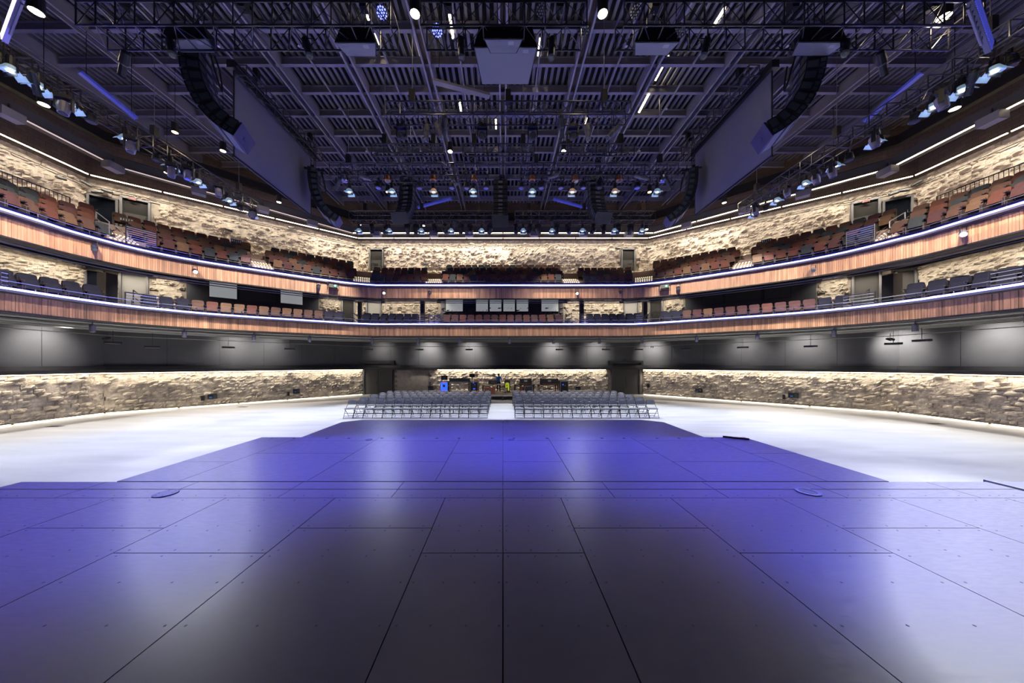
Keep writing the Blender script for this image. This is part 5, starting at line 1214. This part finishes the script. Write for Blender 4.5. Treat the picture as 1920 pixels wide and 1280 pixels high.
console(975.5, 996, 710, 720.8, 'smaller black console with a white plate, right of the aisle')
console(1015, 1046, 710, 720.8, 'wider black console with a white plate, far right')
def monitor(x0, x1, y0, y1, ybase, label, Y, glow=False):
    X0, X1 = xx(x0, Y), xx(x1, Y); hw = (X1 - X0) / 2; z0, z1, zb = zz(y1, Y), zz(y0, Y), zz(ybase, Y); t = thing('monitor', label, 'monitor', ((X0 + X1) / 2, Y, zb))
    b = MB(); b.box(-hw, hw, .0, .05, z0 - zb, z1 - zb); o = b.obj('panel_back', 'cabinet', t)
    b = MB(); b.box(-hw * .4, hw * .4, -.03, 0, (z0 - zb) + (z1 - z0) * .3, (z0 - zb) + (z1 - z0) * .7); b.obj('rear_cover', 'darkgrey', o)
    b = MB(); b.box(-.03, .03, -.0, .05, 0, z0 - zb + .05); b.box(-.14, .14, -.1, .15, 0, .02); b.obj('stand', 'signwhite' if glow else 'black', t)
monitor(827, 839, 704, 712, 714.8, 'monitor seen from behind on the blue rack', YE + .3, True)
monitor(880, 890, 700.5, 707, 714.8, 'monitor raised above the dark rack beside the big desk', YE + .3)
monitor(916, 932, 713, 720, 720.8, 'monitor seen from behind on the work desk', 23.35)
def crate(x0, x1, y0, y1, label, m, Y, base=None):
    X0, X1 = xx(x0, Y), xx(x1, Y); z0 = zz(y1, Y) if base is None else base; z1 = zz(y0, Y); t = thing('case', label, 'case', ((X0 + X1) / 2, Y, z0)); hw = (X1 - X0) / 2; h = z1 - z0
    b = MB(); b.box(-hw, hw, 0, .5, 0, h * .86); b.obj('body', m, t); b = MB(); b.box(-hw - .01, hw + .01, -.01, .51, h * .86, h); b.obj('lid', m, t); b = MB(); b.box(-.05, .05, -.025, 0, h * .6, h * .66); b.obj('handle', 'black', t)
crate(908, 928, 726.5, 739, 'reddish-brown case standing before the work desk', 'brownbox', 21.75, RZ0)
crate(887.5, 896, 711, 714.8, 'small cardboard box on top of the dark rack', 'cardboard', YE + .15, zz(715))
crate(975, 983, 727, 735, 'dark brown box under the smaller console', 'brownbox', YE + .1, RZ0)
t = thing('papers', 'stack of papers and cloth on the right rack', 'papers', (xx(1056), YE + .3, zz(714)))
b = MB()
for k in range(5): b.obox((-.05 + .02 * k, .02 * k, .012 + .022 * k), (math.cos(.3 * k), math.sin(.3 * k), 0), (-math.sin(.3 * k), math.cos(.3 * k), 0), (0, 0, 1), .26 - .02 * k, .18, .01)
b.obj('sheets', 'panelgrey', t)
for k, (x, m, l_) in enumerate(((1043, 'brownbox', 'dark brown'), (1048, 'cardboard', 'orange-brown'))):
    t = thing('leaning_board', l_ + ' board leaning beside the right rack', 'board', (xx(x), YE + .2, RZ0)); b = MB(); b.obox((0, .1, .33), (1, 0, 0), Vector((0, 1, -.2)).normalized(), Vector((0, .2, 1)).normalized(), .05, .02, .33); b.obj('plank', m, t)
# desk chair with a hi-vis vest over it
t = thing('desk_chair', 'black desk chair beside the person', 'chair', (xx(951, 23), 23.0, RZ0))
b = MB(); b.box(-.22, .22, -.2, .22, .44, .52); b.obj('seat', 'black', t); b = MB(); rbox(b, .42, .06, .45, (0, -.22, .55), .08); b.obj('backrest', 'black', t); b = MB(); b.tube((0, 0, .08), (0, 0, .44), .03, 8)
for a in range(5): b.tube((0, 0, .1), (.27 * math.cos(R(72 * a)), .27 * math.sin(R(72 * a)), .05), .02, 6)
b.obj('base', 'blackmetal', t)
t = thing('hi_vis_vest', 'yellow-green hi-vis vest draped over the desk chair', 'vest', (xx(951, 23), 22.7, RZ0 + .5))
b = MB(); rbox(b, .30, .10, .36, (.0, .06, -.05), .10); b.obj('drape', 'hivis', t); b = MB(); b.box(.04, .15, -.02, .1, -.28, -.04); b.obj('tail', 'hivis', t); b = MB(); b.box(-.06, .0, -.005, .0, .06, .14); b.obj('dark_pocket', 'black', t)

# ------------------------------------------------------------------ the person at the desk
def person():
    J = {'pelvis': (0, 0, .90, .15, .11), 'waist': (0, -.03, 1.05, .145, .10), 'chest': (0, -.12, 1.25, .17, .115), 'neck0': (0, -.20, 1.42, .07, .07), 'neck': (0, -.25, 1.47, .055, .055), 'head0': (0, -.29, 1.53, .085, .095), 'head1': (0, -.33, 1.61, .082, .095), 'head2': (0, -.35, 1.68, .045, .05)}
    E = [('pelvis', 'waist'), ('waist', 'chest'), ('chest', 'neck0'), ('neck0', 'neck'), ('neck', 'head0'), ('head0', 'head1'), ('head1', 'head2')]
    for s, n in ((-1, 'l'), (1, 'r')):
        J.update({'hip' + n: (s * .09, 0, .86, .095, .095), 'knee' + n: (s * .11, -.01, .48, .065, .065), 'ank' + n: (s * .12, .02, .09, .045, .045), 'toe' + n: (s * .13, -.16, .035, .035, .03),
                  'sho' + n: (s * .19, -.18, 1.36, .065, .065), 'elb' + n: (s * .27, -.24, 1.07, .045, .045), 'wri' + n: (s * .18, -.46, .98, .03, .03), 'pal' + n: (s * .16, -.54, .965, .035, .018)})
        E += [('pelvis', 'hip' + n), ('hip' + n, 'knee' + n), ('knee' + n, 'ank' + n), ('ank' + n, 'toe' + n), ('chest', 'sho' + n), ('sho' + n, 'elb' + n), ('elb' + n, 'wri' + n), ('wri' + n, 'pal' + n)]
        for k in range(5):
            fx = s * (.16 + (.035 - .018 * k)) if k < 4 else s * .115
            J['f%s%d' % (n, k)] = (fx, -.61 + (.03 if k == 4 else .008 * abs(k - 1)), .955, .009, .009); E.append(('pal' + n, 'f%s%d' % (n, k)))
    names = list(J); me = bpy.data.meshes.new('person'); me.from_pydata([J[k][:3] for k in names], [(names.index(a), names.index(c)) for a, c in E], [])
    o = bpy.data.objects.new('person', me); C.objects.link(o); md = o.modifiers.new('skin', 'SKIN'); md.use_smooth_shade = True
    for i, k in enumerate(names): me.skin_vertices[0].data[i].radius = J[k][3:]; me.skin_vertices[0].data[i].use_root = (k == 'pelvis')
    o.modifiers.new('sub', 'SUBSURF').levels = 2; o.modifiers['sub'].render_levels = 2
    dg = bpy.context.evaluated_depsgraph_get(); m2 = bpy.data.meshes.new_from_object(o.evaluated_get(dg)); o.modifiers.clear(); o.data = m2; m2.materials.clear()
    for m in ('shirtblue', 'trousers', 'skin'): m2.materials.append(M[m])
    for p in m2.polygons:
        c = p.center; r = abs(c.x)
        p.material_index = 1 if (c.z < .93 and c.y > -.3) else 2 if (c.z > 1.44 or (c.y < -.27 and c.z < 1.12)) else 0
        p.use_smooth = True
    return o
pr = person(); pr.location = (xx(935, 24.1), 24.15, RZ0); pr.scale = (.92, .92, .86)
tag(pr, 'person in a blue shirt and dark trousers bending over the work desk', 'person')
b = MB(); b.lathe([(.02, -.02), (.09, .0), (.105, .05), (.095, .11), (.05, .15), (.01, .16)], (0, -.305, 1.545), (0, -.05, 1), 12); b.obj('hair', 'hair', pr, smooth=True)
b = MB()
for s in (-1, 1): b.lathe([(.012, -.004), (.012, .004)], (s * .032, -.425, 1.575), (0, -1, 0), 8)
b.obj('eyes', 'black', pr); b = MB(); b.obox((0, -.435, 1.545), (1, 0, 0), (0, 1, 0), (0, 0, 1), .012, .02, .022); b.obj('nose', 'skin', pr)
b = MB()
for s in (-1, 1): b.obox((s * .09, -.30, 1.56), (1, 0, 0), (0, 1, 0), (0, 0, 1), .008, .016, .028)
b.obj('ears', 'skin', pr)

# ------------------------------------------------------------------ stage wash: blue lamps on the top truss
BL_ = (.055, .065, 1.0)
for i, (x, ty, tx, pw) in enumerate(((-9.5, 4.9, -4.4, 3000), (-5.6, 5.9, -1.8, 2600), (-1.2, 6.6, -.4, 1700), (1.4, 6.6, .6, 1700), (5.8, 5.8, 2.2, 2800), (9.8, 4.4, 4.8, 3200))):
    p = (x, 8.55, 11.9); profile_spot((x, 8.55, 11.70), (tx, ty, ST), 'black profile spot on the top truss casting blue light, %s from the left' % ordinal(i), 'windowdark', pw * 4.6, BL_, 28, size=.25)
for sx in (-1, 1):
    nm = 'left' if sx < 0 else 'right'
    profile_spot((sx * 11.3, 8.9, 11.6), (sx * 17.4, 12.2, 5.2), 'black profile spot on the top truss aimed at the %s lower balcony' % nm, 'windowdark', 2400, (1, .86, .72), 62, size=.2)
    profile_spot((sx * 2.2, 11.2, 11.55), (sx * 4.6, 20, 5.0), 'black profile spot on the second truss aimed at the lower balcony, %s' % nm, 'windowdark', 2900, (1, .86, .72), 58, size=.2)
# soft front light on the timber fronts from the trusses
for sx in (-1, 1):
    for (x, y, tx, ty) in ((14.9, 9.5, 18.6, 13.5), (8.2, 14.85, 13.5, 19.0), (3.2, 19.4, 4.2, 22)):
        profile_spot((sx * x, y, 11.6), (sx * tx, ty, 6.6 if tx > 5 else 8.0), 'black profile spot aimed at the timber balcony front, %s %s' % ('left' if sx < 0 else 'right', {18.6: 'side', 13.5: 'diagonal', 4.2: 'centre'}[tx]), 'windowdark', {18.6: 4200, 13.5: 5600, 4.2: 1300}[tx], (1, .86, .72), {18.6: 88, 13.5: 66, 4.2: 62}[tx], size=.2)

# the glowing faces that have a lamp of their own, or are too small to light anything, are not sampled as lights
for m in bpy.data.materials:
    if m.name != 'led': m.cycles.emission_sampling = 'NONE'
